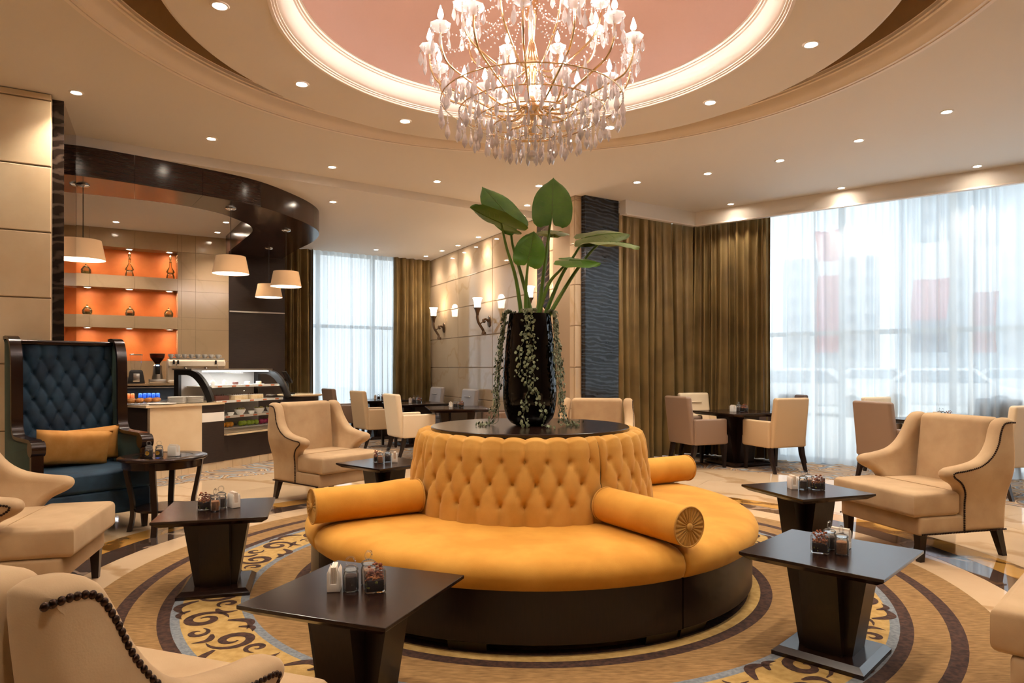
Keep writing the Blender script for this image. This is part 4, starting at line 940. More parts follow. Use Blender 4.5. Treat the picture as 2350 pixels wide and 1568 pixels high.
# ------------------------------------------------------------------ pendant lamps
mtl['lampshade'] = bpy.data.materials.new('linen_shade'); mm = mtl['lampshade']; mm.use_nodes = True; N_ = mm.node_tree.nodes; b_ = N_['Principled BSDF']
b_.inputs['Base Color'].default_value = lin('D6A877'); b_.inputs['Roughness'].default_value = .9; b_.inputs['Emission Color'].default_value = (1, .60, .30, 1); b_.inputs['Emission Strength'].default_value = .10
mtl['diffuser'] = emis('pendant_diffuser', (1, .86, .66), 2.6)
def pendant():
    t = thing('pendant_lamp', (0, 0, ZB))
    mb = MB(); mb.lathe([(.062, 0), (.062, -.008), (.045, -.022), (.012, -.03), (.001, -.03)], 24); mb.build('ceiling_rose', mtl['chrome'], t)
    mb = MB(); mb.tube([(0, 0, -.028), (0, 0, -.60)], .004, 6); mb.build('cord', mtl['pole'], t)
    mb = MB(); mb.lathe([(.168, -.578), (.208, -.785), (.206, -.786), (.166, -.579)], 40); mb.build('shade', mm, t)
    mb = MB(); mb.lathe([(.001, -.779), (.204, -.779), (.204, -.783), (.001, -.783)], 40); mb.build('diffuser', mtl['diffuser'], t)
    mb = MB(); mb.lathe([(.001, -.582), (.168, -.582)], 30); mb.build('shade_top', mtl['white'], t)
    return t
pd = pendant()
for i, (p, l) in enumerate((((-4.48, 7.13), 'linen drum pendant lamp nearest the left pillar'), ((-3.37, 8.18), 'linen drum pendant lamp over the middle of the display counter'), ((-3.135, 9.47), 'linen drum pendant lamp at the right end of the canopy, in front of the curtain'), ((-3.886, 10.91), 'lowest looking linen drum pendant lamp, in front of the dark timber wall'))):
    o = pd if i == 0 else dup(pd, None)
    o.location = (p[0], p[1], ZB); tag(o, l, 'pendant lamp', 'pendant lamps under the bar canopy')
    ld = bpy.data.lights.new('pendant_glow', 'SPOT'); ld.energy = 14; ld.color = WARM; ld.spot_size = R(130); ld.spot_blend = .6; ld.shadow_soft_size = .12; lo = bpy.data.objects.new('glow', ld); col.objects.link(lo); lo.parent = o; lo.location = (0, 0, -.80)

# ------------------------------------------------------------------ bar counter with display case
E0, E1, E2, E3 = Vector((-4.235, 7.93)), Vector((-3.87, 8.52)), Vector((-3.72, 8.82)), Vector((-3.22, 10.02))
cn = thing('bar_counter', (E0.x, E0.y, 0), 0, 'coffee bar counter with cream marble front and dark timber side', 'counter')
def cpart(name, P, Q, z0, z1, th, m, sgn=1, off=0.0):
    d = (Q - P).normalized(); nn = Vector((-d.y, d.x)); mb = MB(); a, b = P + nn * off - E0, Q + nn * off - E0; wallbox(mb, a, b, z0, z1, th, sgn); return mb.build(name, mtl[m], cn, smooth=False)
cpart('marble_front', E0, E1, .10, .835, .03, 'marble'); cpart('dark_front', E1, E2, .10, .835, .03, 'bar_wood'); cpart('white_band', E1, E2, .62, .735, .02, 'white', off=-.004)
for i in range(8):
    t0, t1 = i / 8, (i + 1) / 8; cpart('kick_tile', E0 + (E1 - E0) * t0 * .996, E0 + (E1 - E0) * (t1 - .006), 0, .10, .05, 'marble', off=.01)
for i in range(3): cpart('kick_tile', E1 + (E2 - E1) * i / 3, E1 + (E2 - E1) * (i + .985) / 3, 0, .10, .05, 'marble', off=.01)
ed = (E1 - E0).normalized(); en = Vector((-ed.y, ed.x)); EB = E0 + en * .62
cpart('end_panel', EB, E0, 0, .835, .03, 'bar_wood')
tp = [E0 - ed * .03 - en * .025, E1 - en * .025, E2 - en * .015, E2 + en * .66 + ed * .1, EB - ed * .03 + en * .03]
mb = MB(); mb.prism([(p.x - E0.x, p.y - E0.y) for p in tp], .835, .862); mb.build('counter_top', mtl['marble'], cn, smooth=False)
dd = (E3 - E2).normalized(); dn = Vector((-dd.y, dd.x)); LC = (E3 - E2).length
dc = thing('display_case', (E2.x, E2.y, 0), math.atan2(dd.y, dd.x), 'curved glass refrigerated display case for cakes and fruit on the bar', 'display case')
mb = MB(); mb.box((LC / 2, .36, .265), (LC, .70, .33)); mb.build('lower_body', mtl['bar_wood'], dc, smooth=False)
for i in range(8): mb = MB(); mb.box((LC * (i + .5) / 8, .04, .05), (LC / 8 - .006, .05, .10)); mb.build('kick_tile', mtl['marble'], dc, smooth=False)
mb = MB(); mb.box((LC / 2, .01, .438), (LC, .12, .018)); mb.build('marble_sill', mtl['marble'], dc, smooth=False)
mb = MB(); mb.box((LC / 2, .06, .475), (LC - .02, .04, .045)); mb.build('steel_front', mtl['steel'], dc, smooth=False)
mb = MB(); mb.box((LC / 2, .71, .86), (LC + .12, .02, .84)); mb.build('back_wall', mat('case_back', 'B7AFA6', .3), dc, smooth=False)
gp = [(.03, .46), (.02, .60), (.02, .78), (.035, .88), (.075, .98), (.14, 1.09), (.22, 1.18), (.31, 1.245), (.40, 1.27)]
gq = [(p[0], p[1]) for p in cr([(a, b, 0) for a, b in gp], 3)]
for x0, x1 in ((0.02, LC * .52), (LC * .52 + .006, LC - .02)):
    mb = MB(); mb.loft([[(x, y, z) for x in (x0, x1)] for y, z in gq], False, (False, False)); mb.build('curved_glass', mtl['caseglass'], dc)
for x0 in (-.16, LC - .03):
    rg = []
    gi = [(y, z) for y, z in gq if z > .855]
    inn = [(y + .075, z - .06) for y, z in gi]; inn[0] = (inn[0][0], .862)
    poly = [(y, z) for y, z in gi] + [(.70, 1.28), (.70, 1.21)] + inn[::-1]
    mb = MB(); mb.prism(poly, x0, x0 + .045, lambda y, z, x: (x, y, z)); mb.build('end_frame', mtl['black'], dc, ang=30)
    mb = MB(); mb.box((x0 + .022, .66, 1.04), (.045, .08, .40)); mb.build('end_post', mtl['black'], dc, smooth=False)
mb = MB(); mb.box((LC / 2 - .07, .56, 1.282), (LC + .18, .34, .02)); mb.build('top_panel', mtl['steel'], dc, smooth=False)
mb = MB(); mb.box((LC / 2, .42, 1.255), (LC - .1, .03, .015)); mb.build('case_lamp', emis('case_light', (.85, .93, 1), 3), dc, smooth=False)
ld = bpy.data.lights.new('case_light', 'AREA'); ld.shape = 'RECTANGLE'; ld.size = LC - .15; ld.size_y = .04; ld.energy = 3.2; ld.color = (.88, .94, 1); lo = bpy.data.objects.new('case_light', ld); col.objects.link(lo); lo.parent = dc; lo.location = (LC / 2, .42, 1.24)
mtl['price'] = mat('price_tag', 'D9784A', .6)
for z, y0, y1 in ((.505, .06, .68), (.655, .10, .68), (.855, .16, .68), (1.055, .24, .68)):
    mb = MB(); mb.box((LC / 2, (y0 + y1) / 2, z), (LC - .04, y1 - y0, .012)); sh = mb.build('shelf', mtl['white'], dc, smooth=False)
    if z > .6:
        mb = MB(); mb.box((LC / 2, y0 - .004, z), (LC - .05, .006, .032)); mb.build('price_rail', mtl['white'], sh, smooth=False)
        for q in range(5): mb = MB(); mb.box((LC * (.12 + .19 * q), y0 - .0085, z), (.07, .003, .018)); mb.build('price_tag', mtl['price'], sh, smooth=False)
def cw(x, y, z): q = E2 + dd * x + dn * y; return (q.x, q.y, z)
SH = [.511, .661, .861, 1.061]
def one(name, mb, m, loc, label, cat, group, src=None, rz=0):
    if src is None: o = mb.build(name, m, None, loc=loc, rz=rz)
    else: o = src.copy(); col.objects.link(o); o.location = loc; o.rotation_euler.z = rz
    tag(o, label, cat, group); return o
fr = {'orange': ('E0992E', 'orange fruit'), 'green_apple': ('9DB83A', 'green apple'), 'dragon_fruit': ('A8275E', 'magenta dragon fruit')}
for fi, (nm, (c, l)) in enumerate(fr.items()):
    s_ = None; m_ = mat(nm, c, .4)
    for i in range(5 if fi else 4):
        x = .06 + fi * .38 + i * .072; mb = MB(); mb.sphere((0, 0, .038), .038, 14, 8, (1, 1, .95) if fi < 2 else (1.1, .95, .95))
        s_ = one(nm, mb, m_, cw(x, .15 + .012 * (i % 2), SH[0]), f'{ORD[i]} {l} from the left in the bottom row of the display case', 'fruit', 'fruit in the display case', s_) if True else s_
def bowl():
    mb = MB(); mb.lathe([(.002, .004), (.03, .0), (.034, .004), (.06, .035), (.075, .075), (.071, .075), (.056, .038), (.03, .012), (.002, .012)], 24); return mb
bs = None; mtl['salad'] = mat('salad', '7A4A3A', .8, c2='A9B25A', nz=40)
for i, x in enumerate((.12, .50, .86, 1.1)):
    t = thing('salad_bowl', cw(x, .22, SH[1]), 0, f'{ORD[i]} white salad bowl from the left on the third shelf of the display case', 'bowl', 'salad bowls in the display case')
    bowl().build('bowl', mtl['white'], t); mb = MB()
    for k in range(16): mb.sphere((rnd.uniform(-.045, .045), rnd.uniform(-.045, .045), rnd.uniform(.055, .085)), rnd.uniform(.01, .018), 6, 4)
    q = mb.build('salad', mtl['salad'], t, smooth=False); q['kind'] = 'stuff'
for i, x in enumerate((.31, .69)):
    mb = MB(); mb.lathe([(.002, .003), (.03, 0), (.045, .045), (.042, .045), (.028, .008), (.002, .008)], 18); one('dessert_cup', mb, mtl['white'], cw(x, .2, SH[1]), f"small white dessert cup {('left', 'right')[i]} of the middle salad bowl", 'cup', 'dessert cups in the display case')
mtl['choc'] = mat('chocolate_cake', '5A2E22', .5); mtl['sponge'] = mat('cream_cake', 'E8CFA8', .6, c2='D9B98A', nz=30)
for i, (x, m_, l) in enumerate(((.22, 'choc', 'dark chocolate cake slab on the second shelf of the display case'), (.56, 'sponge', 'pale layered cream cake on the second shelf of the display case'), (.86, 'sponge', 'pale sponge cake at the right of the second shelf of the display case'))):
    t = thing('cake', cw(x, .33, SH[2]), math.atan2(dd.y, dd.x), l, 'cake', 'cakes in the display case')
    mb = MB(); mb.rbox((0, 0, .032), (.24, .16, .062), .006, 1); mb.build('cake_block', mtl[m_], t); mb = MB(); mb.rbox((0, 0, .066), (.235, .155, .008), .003, 1); mb.build('icing', mtl['choc' if i == 0 else 'white'], t)
    mb = MB()
    for k in range(6): mb.sphere((-.09 + .036 * k, .0, .075), .009, 8, 5)
    mb.build('berries', mtl['choc'], t)
for i, x in enumerate((.16, .36, .56, .78, 1.0)):
    t = thing('dessert_plate', cw(x, .36, SH[3]), 0, f'{ORD[i]} dessert plate from the left on the top shelf of the display case', 'plate', 'dessert plates in the display case')
    mb = MB(); mb.lathe([(.002, .003), (.05, 0), (.08, .01), (.078, .012), (.05, .004), (.002, .005)], 24); mb.build('plate', mtl['white'], t)
    mb = MB()
    if i in (0, 1): mb.sphere((0, 0, .04), .032, 10, 7, (1, .9, 1.25))
    else: mb.rbox((0, 0, .03), (.07, .05, .045), .012, 2)
    mb.build('dessert', [mtl['white'], mtl['white'], mtl['choc'], mtl['white'], mtl['sponge']][i], t)
# buns, tray and plates on the counter top
def ctp(x, y, z=.8625): q = E0 + ed * x + en * y; return (q.x, q.y, z)
mb = MB(); mb.lathe([(.002, .002), (.13, 0), (.16, .012), (.157, .014), (.128, .004), (.002, .006)], 28); tag(mb.build('serving_platter', mtl['white'], None, loc=ctp(.26, .14)), 'white oval platter beside the buns on the marble counter', 'platter')
mtl['bun'] = mat('baked_bun', '9A5A2A', .6, c2='C08644', nz=30); s_ = None; tray = None
mb = MB(); mb.rbox((0, 0, .012), (.50, .16, .024), .01, 2); tag(mb.build('bread_tray', mtl['glass'], None, loc=ctp(.16, .36), rz=math.atan2(ed.y, ed.x)), 'clear tray under the row of baked buns on the counter', 'tray')
for i in range(8):
    mb = MB(); mb.sphere((0, 0, .026), .042, 12, 7, (1.15, .9, .68)); s_ = one('bread_bun', mb, mtl['bun'], ctp(-.02 + .052 * i, .32 + .05 * (i % 2), .887), f'{ORD[i]} golden baked bun from the left on the counter', 'bun', 'baked buns on the counter', s_, rz=i * .7)
s_ = None; pm = MB(); pm.lathe([(.002, .002), (.06, 0), (.105, .010), (.105, .0125), (.06, .0035), (.002, .0045)], 28)
for k, (x, y) in enumerate(((.50, .22), (.70, .16))):
    for i in range(9):
        s_ = one('side_plate', pm, mtl['white'], ctp(x, y, .8626 + .0085 * i), f"white side plate in the {('left', 'right')[k]} stack on the marble counter", 'plate', f"side plates in the {('left', 'right')[k]} stack", s_)

# ------------------------------------------------------------------ back counter, fridge and machines
def bk(s_, t_, z): q = npt(s_, t_); return (q.x, q.y, z)
rzN = math.atan2(Nd.y, Nd.x)
b0 = sN - 3.0
bc = thing('back_counter', bk(b0, 0, 0), rzN, 'marble topped back counter along the orange recess wall', 'counter')
Lb = sN - .25 - b0
mb = MB(); mb.box((Lb / 2, -.33, 1.045), (Lb, .66, .03)); mb.build('counter_top', mtl['marble_bar'], bc, smooth=False)
mb = MB(); mb.box((Lb / 2, -.655, 1.0), (Lb, .01, .012)); mb.build('steel_edge', mtl['steel'], bc, smooth=False)
for x in (.02, Lb - .02): mb = MB(); mb.box((x, -.33, .50), (.04, .62, 1.0)); mb.build('carcass_side', mtl['black'], bc, smooth=False)
mb = MB(); mb.box((Lb / 2, -.02, .5), (Lb, .02, 1.0)); mb.build('carcass_back', mtl['black'], bc, smooth=False)
for z in (.08, .53, .785): mb = MB(); mb.box((Lb / 2, -.33, z), (Lb - .05, .60, .015)); mb.build('shelf', mtl['steel'], bc, smooth=False)
ld = bpy.data.lights.new('fridge_light', 'AREA'); ld.shape = 'RECTANGLE'; ld.size = Lb * .9; ld.size_y = .04; ld.energy = 5; ld.color = (.8, .9, 1); lo = bpy.data.objects.new('fridge_light', ld); col.objects.link(lo); lo.parent = bc; lo.location = (Lb / 2, -.62, .985)
def pxs(px, t_=0.0):                                    # wall distance seen at an image column, for a point t_ in front of the wall
    k = (px - 1175) / 1567; q = NW0 + Nn * t_; return (k * q.y - q.x) / (Nd.x - k * Nd.y)
cc = [('can_green', '3F8A4A', 'green'), ('can_orange', 'C4612C', 'orange'), ('can_blue', '2C56B8', 'blue')]
cm = {n_: mat(n_, c, .3, metal=.3) for n_, c, _ in cc}; cs = {}
canm = MB(); canm.lathe([(.002, 0), (.026, 0), (.031, .008), (.031, .105), (.026, .116), (.002, .114)], 16)
seq = [(274, 0), (284, 1), (294, 1), (304, 1), (322, 2), (332, 2), (342, 2), (352, 2), (362, 2)]
for i, (px, k) in enumerate(seq):
    j = sum(1 for q in seq[:i] if q[1] == k); s_ = pxs(px, .52)
    l = f'{ORD[j]} {cc[k][2]} drink can from the left in the lit fridge' if k else 'green drink can in the lit fridge'
    cs[k] = one('drink_can', canm, cm[cc[k][0]], bk(s_, .52, .794), l, 'can', 'drink cans in the back bar fridge', cs.get(k))
bm = MB(); bm.lathe([(.002, 0), (.03, 0), (.033, .01), (.033, .15), (.014, .2), (.012, .235), (.002, .236)], 14); s_ = None; mtl['water'] = glassy('water_bottle', (.75, .78, .9, 1), .3, diff=.5)
for i, px in enumerate((279, 291, 303)): s_ = one('water_bottle', bm, mtl['water'], bk(pxs(px, .52), .52, .539), f'{ORD[i]} clear water bottle from the left under the drink cans', 'bottle', 'water bottles in the back bar fridge', s_)
TZ = 1.0605
# espresso machine
em = thing('espresso_machine', bk(pxs(449, .34), .34, TZ), rzN, 'white two group espresso machine with cups on top, under the marble wall', 'coffee machine')
sid = [(-.24, 0), (.24, 0), (.24, .30), (.20, .36), (.10, .385), (-.18, .385), (-.25, .345), (-.26, .27), (-.18, .24), (-.18, .05), (-.24, .03)]
mb = MB(); mb.pillow(sid, -.42, .42, .03, lambda u, v, s2: (s2, u, v + .002), 3); mb.build('body', mat('cream_enamel', 'DCCBB4', .3), em)
mb = MB(); mb.rbox((0, 0, .392), (.80, .40, .014), .005, 1); mb.build('cup_tray', mtl['steel'], em)
for x in (-.17, .13):
    mb = MB(); mb.lathe([(.001, 0), (.034, 0), (.036, .05), (.03, .08), (.001, .08)], 16, c=(x, -.215), z=.175); g = mb.build('group_head', mtl['chrome'], em)
    mb = MB(); mb.tube([(x, -.23, .185), (x, -.34, .165)], [.014, .011], 8); mb.build('portafilter', mtl['black'], g)
for x in (-.30, .30): mb = MB(); mb.tube([(x, -.25, .30), (x - .01, -.29, .26), (x, -.30, .12), (x + .01, -.29, .06)], .006, 6); mb.build('steam_wand', mtl['chrome'], em)
for x in (-.34, -.28, .27): mb = MB(); mb.rbox((x, -.262, .335), (.03, .02, .06), .006, 1); mb.build('switch', mtl['black'], em)
s_ = None; cu = MB(); cu.lathe([(.002, .0), (.02, 0), (.036, .03), (.04, .062), (.037, .062), (.03, .03), (.016, .006), (.002, .006)], 16); cu.tube([(.038, 0, .05), (.058, 0, .046), (.056, 0, .022), (.032, 0, .02)], .0045, 5)
for i in range(8):
    x = -.37 + .098 * i if i < 6 else .22 + .105 * (i - 6); q = Matrix.Rotation(rzN, 4, 'Z') @ Vector((x, -.08, TZ + .40)) + Vector((*bk(pxs(449, .34), .34, 0),))
    s_ = one('coffee_cup', cu, mtl['white'], tuple(q), f'{ORD[i]} white cup from the left on top of the espresso machine', 'cup', 'cups on the espresso machine', s_, rz=rzN + .3)
# grinder
def grinder(px, t_, sc, label):
    g = thing('coffee_grinder', bk(pxs(px, t_), t_, TZ), rzN, label, 'grinder', 'coffee grinders'); g.scale = (sc, sc, sc)
    mb = MB(); mb.rbox((0, 0, .035), (.26, .26, .07), .01, 1); mb.build('knock_box', mtl['steel'], g)
    mb = MB(); mb.lathe([(.001, .07), (.085, .07), (.09, .08), (.075, .16), (.07, .30), (.05, .32), (.001, .32)], 20); mb.build('body', mtl['steel'], g)
    mb = MB(); mb.rbox((0, -.075, .24), (.07, .05, .17), .008, 1); mb.build('front_panel', mtl['black'], g)
    mb = MB(); mb.box((0, -.102, .305), (.045, .004, .018)); mb.build('blue_display', emis('blue_display', (.15, .25, 1), 5), g, smooth=False)
    mb = MB(); mb.lathe([(.03, .32), (.045, .345), (.11, .44), (.118, .50), (.114, .50), (.10, .44), (.04, .35)], 24); mb.build('hopper', glassy('smoked_hopper', (.55, .35, .25, 1), .2, diff=.25, dcol=(.2, .08, .04, 1)), g)
    mb = MB(); mb.lathe([(.002, .34), (.042, .35), (.095, .43), (.06, .445), (.002, .45)], 20); mb.build('coffee_beans', mtl['coffee'], g)
    mb = MB(); mb.lathe([(.002, .508), (.119, .508), (.121, .5), (.002, .5)], 24); mb.build('hopper_lid', mtl['black'], g)
grinder(361, .36, .92, 'coffee grinder with smoked bean hopper and blue display between blender and espresso machine')
grinder(272, .30, .62, 'small coffee grinder half hidden behind the blue settee')
bl_ = thing('blender', bk(pxs(312, .40), .40, TZ), rzN, 'black blender with a clear jug on the back counter', 'blender')
mb = MB(); mb.loft([[(i * q, j * q * .9, z) for i, j in ((-1, -1), (1, -1), (1, 1), (-1, 1))] for q, z in ((.115, 0), (.115, .03), (.09, .19), (.07, .21))]); mb.build('motor_base', mtl['black'], bl_, ang=25)
mb = MB(); mb.rbox((0, -.105, .09), (.09, .02, .13), .005, 1); mb.build('control_panel', mtl['steel'], bl_)
mb = MB(); mb.loft([[(i * q, j * q, z) for i, j in ((-1, -.8), (-.8, -1), (.8, -1), (1, -.8), (1, .8), (.8, 1), (-.8, 1), (-1, .8))] for q, z in ((.065, .215), (.085, .42), (.09, .44))], True, (False, False)); mb.build('jug', mtl['glass'], bl_)
mb = MB(); mb.rbox((0, 0, .447), (.18, .18, .02), .008, 1); mb.build('jug_lid', mtl['chrome'], bl_)
mb = MB(); mb.lathe([(.002, 0), (.04, 0), (.043, .1), (.04, .1), (.038, .006), (.002, .006)], 16); o = mb.build('steel_cup', mtl['steel'], None, loc=bk(pxs(286, .52), .52, TZ)); tag(o, 'steel utensil cup left of the blender', 'cup')
# bottles and jars in the niches
mtl['amber'] = glassy('tinted_glass', (.95, .86, .62, 1), .35, diff=.12, dcol=(.8, .6, .3, 1))
def niche_jar(px, j, label, m_, h=.17):
    t = thing('storage_jar', bk(pxs(px, -.12), -.12, nz[j][0] + .002), 0, label, 'jar', 'glass jars in the bar recesses')
    mb = MB(); mb.lathe([(.002, .0), (.055, 0), (.068, .02), (.07, .07), (.05, .105), (.042, .112), (.038, .112), (.045, .10), (.064, .068), (.06, .02), (.002, .008)], 20); mb.build('jar_body', mtl['amber'], t)
    mb = MB(); mb.lathe([(.002, .01), (.058, .01), (.06, .045), (.002, .05)], 18); mb.build('jar_contents', m_, t)
    mb = MB(); mb.lathe([(.044, .112), (.046, .122), (.03, .135), (.012, .14), (.016, .155), (.002, .163)], 18); mb.build('lid', mtl['brass'], t)
niche_jar(197, 2, 'low glass jar in the top recess under the left pendant', mtl['seed_g']); niche_jar(200, 1, 'glass jar of green herbs in the middle recess, left of three', mtl['seed_g']); niche_jar(298, 1, 'glass jar of brown spice in the middle recess, centre of three', mtl['coffee']); niche_jar(387, 1, 'glass jar of mixed sweets in the middle recess, right of three', mat('mixed_sweets', '6E3A3A', .6, c2='5F8A7A', nz=60))
def decanter(px, label):
    t = thing('decanter', bk(pxs(px, -.12), -.12, nz[2][0] + .002), 0, label, 'decanter', 'decanters in the top bar recess')
    mb = MB(); mb.lathe([(.002, 0), (.06, 0), (.066, .015), (.06, .05), (.045, .09), (.066, .115), (.05, .15), (.02, .20), (.016, .27), (.022, .28), (.018, .28), (.012, .27)], 20); mb.build('bottle', mtl['amber'], t)
    mb = MB(); mb.lathe([(.013, .275), (.018, .29), (.012, .305), (.024, .325), (.02, .345), (.014, .355), (.02, .37), (.002, .39)], 16); mb.build('stopper', mtl['brass'], t)
decanter(297, 'glass decanter with gilt stopper in the middle of the top recess'); decanter(391, 'glass decanter with gilt stopper at the right end of the top recess')
# round service shelf beyond the case
ss = thing('service_shelf', (-3.30, 10.62, 0), 0, 'small round ended marble service shelf beyond the display case', 'counter')
mb = MB(); mb.lathe([(.002, .90), (.33, .90), (.34, .89), (.33, .87), (.002, .87)], 32); mb.build('shelf_top', mtl['marble'], ss)
mb = MB(); mb.lathe([(.28, .87), (.28, 0.003)], 24); mb.build('shelf_body', mtl['bar_wood'], ss)
till = thing('till_screen', (-3.42, 10.45, .902), R(120), 'black till screen tilted on its stand beyond the display case', 'till')
mb = MB(); mb.rbox((0, 0, .01), (.16, .16, .02), .005, 1); mb.build('stand_foot', mtl['black'], till); mb = MB(); mb.tube([(0, 0, .02), (0, .03, .2)], .015, 8); mb.build('stand', mtl['black'], till)
mb = MB(); mb.rbox((0, 0, 0), (.28, .02, .2), .006, 1, lambda x, y, z: (x, y * .87 + z * .5 + .02, z * .87 - y * .5 + .26)); mb.build('screen', mtl['black'], till)

# ------------------------------------------------------------------ dining tables and chairs
dt = ped_table('dining_table', .88, .71, .62, mtop=.045, k=1.3)
dts = [((3.06, 9.25), 21.7, 'square dark dining table between four armchairs by the corner curtains'), ((4.90, 7.82), 21, 'square dark dining table by the sheer curtains, half hidden by the single armchair'), ((-.82, 10.15), 12, 'nearest of the three square dining tables along the glossy marble wall'), ((-1.62, 11.50), 30, 'middle one of the three square dining tables along the glossy marble wall'), ((-2.45, 12.72), 32, 'farthest of the three square dining tables, in front of the left window')]
whd = ['the dining table by the corner curtains', 'the dining table behind the single armchair', 'the nearest marble wall dining table', 'the middle marble wall dining table', 'the farthest dining table by the left window']
for i, (p, a, l) in enumerate(dts):
    o = dt if i == 0 else dup(dt, None)
    o.location = (p[0], p[1], .003); o.rotation_euler.z = R(a); tag(o, l, 'dining table', 'square dining tables'); table_set(p[0], p[1] - .05, .7135, R((10, 20, 0, 0, 0)[i]), whd[i], 1.0)
def dchair(key):
    m_ = mtl[key]; t = thing('dining_armchair', (0, 0, 0))
    mb = MB(); mb.rbox((0, 0, .375), (.55, .53, .13), .025, 2); mb.build('seat_frame', m_, t, ang=60)
    mb = MB(); mb.rbox((0, .02, .45), (.43, .50, .07), .03, 3); mb.build('seat', m_, t, ang=60)
    mb = MB(); mb.rbox((0, -.265, .62), (.52, .085, .62), .03, 3, lambda x, y, z: (x * (1 - .06 * (z - .4)), y - .13 * (z - .4), z)); bk_ = mb.build('backrest', m_, t, ang=60)
    mb = MB(); mb.rbox((0, -.258, .80), (.20, .02, .022), .009, 2); mb.build('tuft_line', m_, bk_)
    for sg in (-1, 1):
        mb = MB(); mb.rbox((sg * .255, -.02, .475), (.075, .50, .33), .022, 2); mb.build('arm', m_, t, ang=60)
        mb = MB(); a, b = .026, .016; mb.loft([[(sg * .235 + i * q, .225 + j * q + dy, z) for i, j in ((-1, -1), (1, -1), (1, 1), (-1, 1))] for q, z, dy in ((b, 0, 0), (a, .315, 0))]); mb.build('leg', mtl['wenge_v'], t, smooth=False)
        mb = MB(); mb.loft([[(sg * .235 + i * q, -.235 + j * q + dy, z) for i, j in ((-1, -1), (1, -1), (1, 1), (-1, 1))] for q, z, dy in ((b, 0, -.085), (.02, .12, -.045), (a, .22, -.015), (a, .315, 0))]); mb.build('leg', mtl['wenge_v'], t, smooth=False)
    return t
Fa, Fb = (.93, .37), (.33, -.94)
dch = [((2.47, 9.03), Fa, 'leather_taupe', 'taupe dining armchair with its back to the viewer left of the corner dining table'), ((3.33, 8.72), (-.33, .94), 'leather_tan', 'tan dining armchair with its back to the viewer right of the corner dining table'), ((2.80, 9.83), Fb, 'leather_cream', 'cream dining armchair facing the viewer in front of the corner curtains'), ((3.62, 9.42), (-.93, -.37), 'leather_dark', 'dark taupe dining armchair behind the tan one at the corner dining table'),
       ((4.29, 7.64), (.94, .33), 'leather_taupe', 'taupe dining armchair with its back to the viewer left of the single armchair'), ((4.78, 8.40), Fb, 'leather_cream', 'cream dining armchair against the sheer curtains behind the taupe one'), ((5.52, 8.02), (-.9, -.43), 'leather_dark', 'dark dining armchair facing the viewer near the right edge by the sheers'), ((4.98, 7.02), (-.33, .94), 'leather_cream', 'cream dining armchair at the right edge behind the single armchair'),
       ((-1.44, 9.92), (.85, .53), 'leather_cream', 'cream dining armchair with its back to the viewer at the nearest marble wall table'), ((-2.22, 11.2), (.8, .6), 'leather_tan', 'tan dining armchair at the middle table before the left window, second of three backs'), ((-3.02, 12.42), (.8, .6), 'leather_taupe', 'farthest taupe dining armchair beside the left window sheers'), ((-1.0, 11.72), (-.85, -.53), 'leather_grey', 'grey dining armchair against the marble wall facing the bar, nearer of two'),
       ((-1.72, 13.05), (-.85, -.53), 'leather_grey', 'grey dining armchair in the far corner by the brown curtain'), ((-.14, 10.45), (-.85, -.53), 'leather_taupe', 'taupe dining armchair half hidden behind the vase creeper by the marble wall')]
protos = {}
for i, (p, F, k, l) in enumerate(dch):
    if k not in protos: protos[k] = dchair(k); o = protos[k]
    else: o = dup(protos[k], None)
    o.location = (p[0], p[1], .003); o.rotation_euler.z = face_rz(F); tag(o, l, 'dining chair', 'leather dining armchairs')

# ------------------------------------------------------------------ wall sconces on the marble wall
def sconce():
    t = thing('wall_sconce', (0, 0, 0)); m_ = mtl['bronze']          # local +Y away from the wall
    mb = MB(); mb.lathe([(.002, .03), (.02, .028), (.04, .02), (.062, .016), (.07, .0), (.002, 0)], 12); 
    mb2 = MB(); mb2.add([(v[0], v[2], v[1] * 1.5) for v in mb.v], mb.f); pl = mb2.build('wall_plate', m_, t)
    pth = [(v.x, v.y, v.z) for v in cr([(0, .02, .0), (0, .07, .035), (0, .115, .02), (0, .10, -.015), (0, .075, .0)], 5)]; mb = MB(); mb.tube(pth, [.02] * (len(pth) - 4) + [.018, .015, .012, .008], 8)
    pth = [(v.x, v.y, v.z) for v in cr([(0, .085, -.235), (0, .075, -.205), (0, .10, -.19), (0, .125, -.215), (0, .115, -.16), (0, .16, -.09), (0, .205, -.02), (0, .225, .06), (0, .222, .11)], 5)]; mb.tube(pth, [.01 + .013 * min(1, i / 12) for i in range(len(pth))], 8)
    pth = [(v.x, v.y, v.z) for v in cr([(0, .10, .01), (0, .15, -.03), (0, .19, -.045)], 4)]; mb.tube(pth, .012, 8); mb.build('scroll_arm', m_, t)
    mb = MB(); mb.lathe([(.012, .08), (.024, .10), (.028, .13), (.045, .18), (.062, .215), (.066, .225), (.03, .222)], 20, c=(0, .222)); mb.build('cup', m_, t)
    mb = MB(); mb.lathe([(.05, .222), (.054, .26), (.06, .32), (.072, .365), (.085, .385), (.082, .386), (.068, .364), (.056, .318), (.05, .26), (.045, .226)], 24, c=(0, .222)); mb.build('glass_shade', mtl['shadeglow'], t)
    return t
sc_ = sconce(); An = Vector((-Ad.y, Ad.x)) * -1
if An.dot(Vector((0, -1))) < 0: An = -An
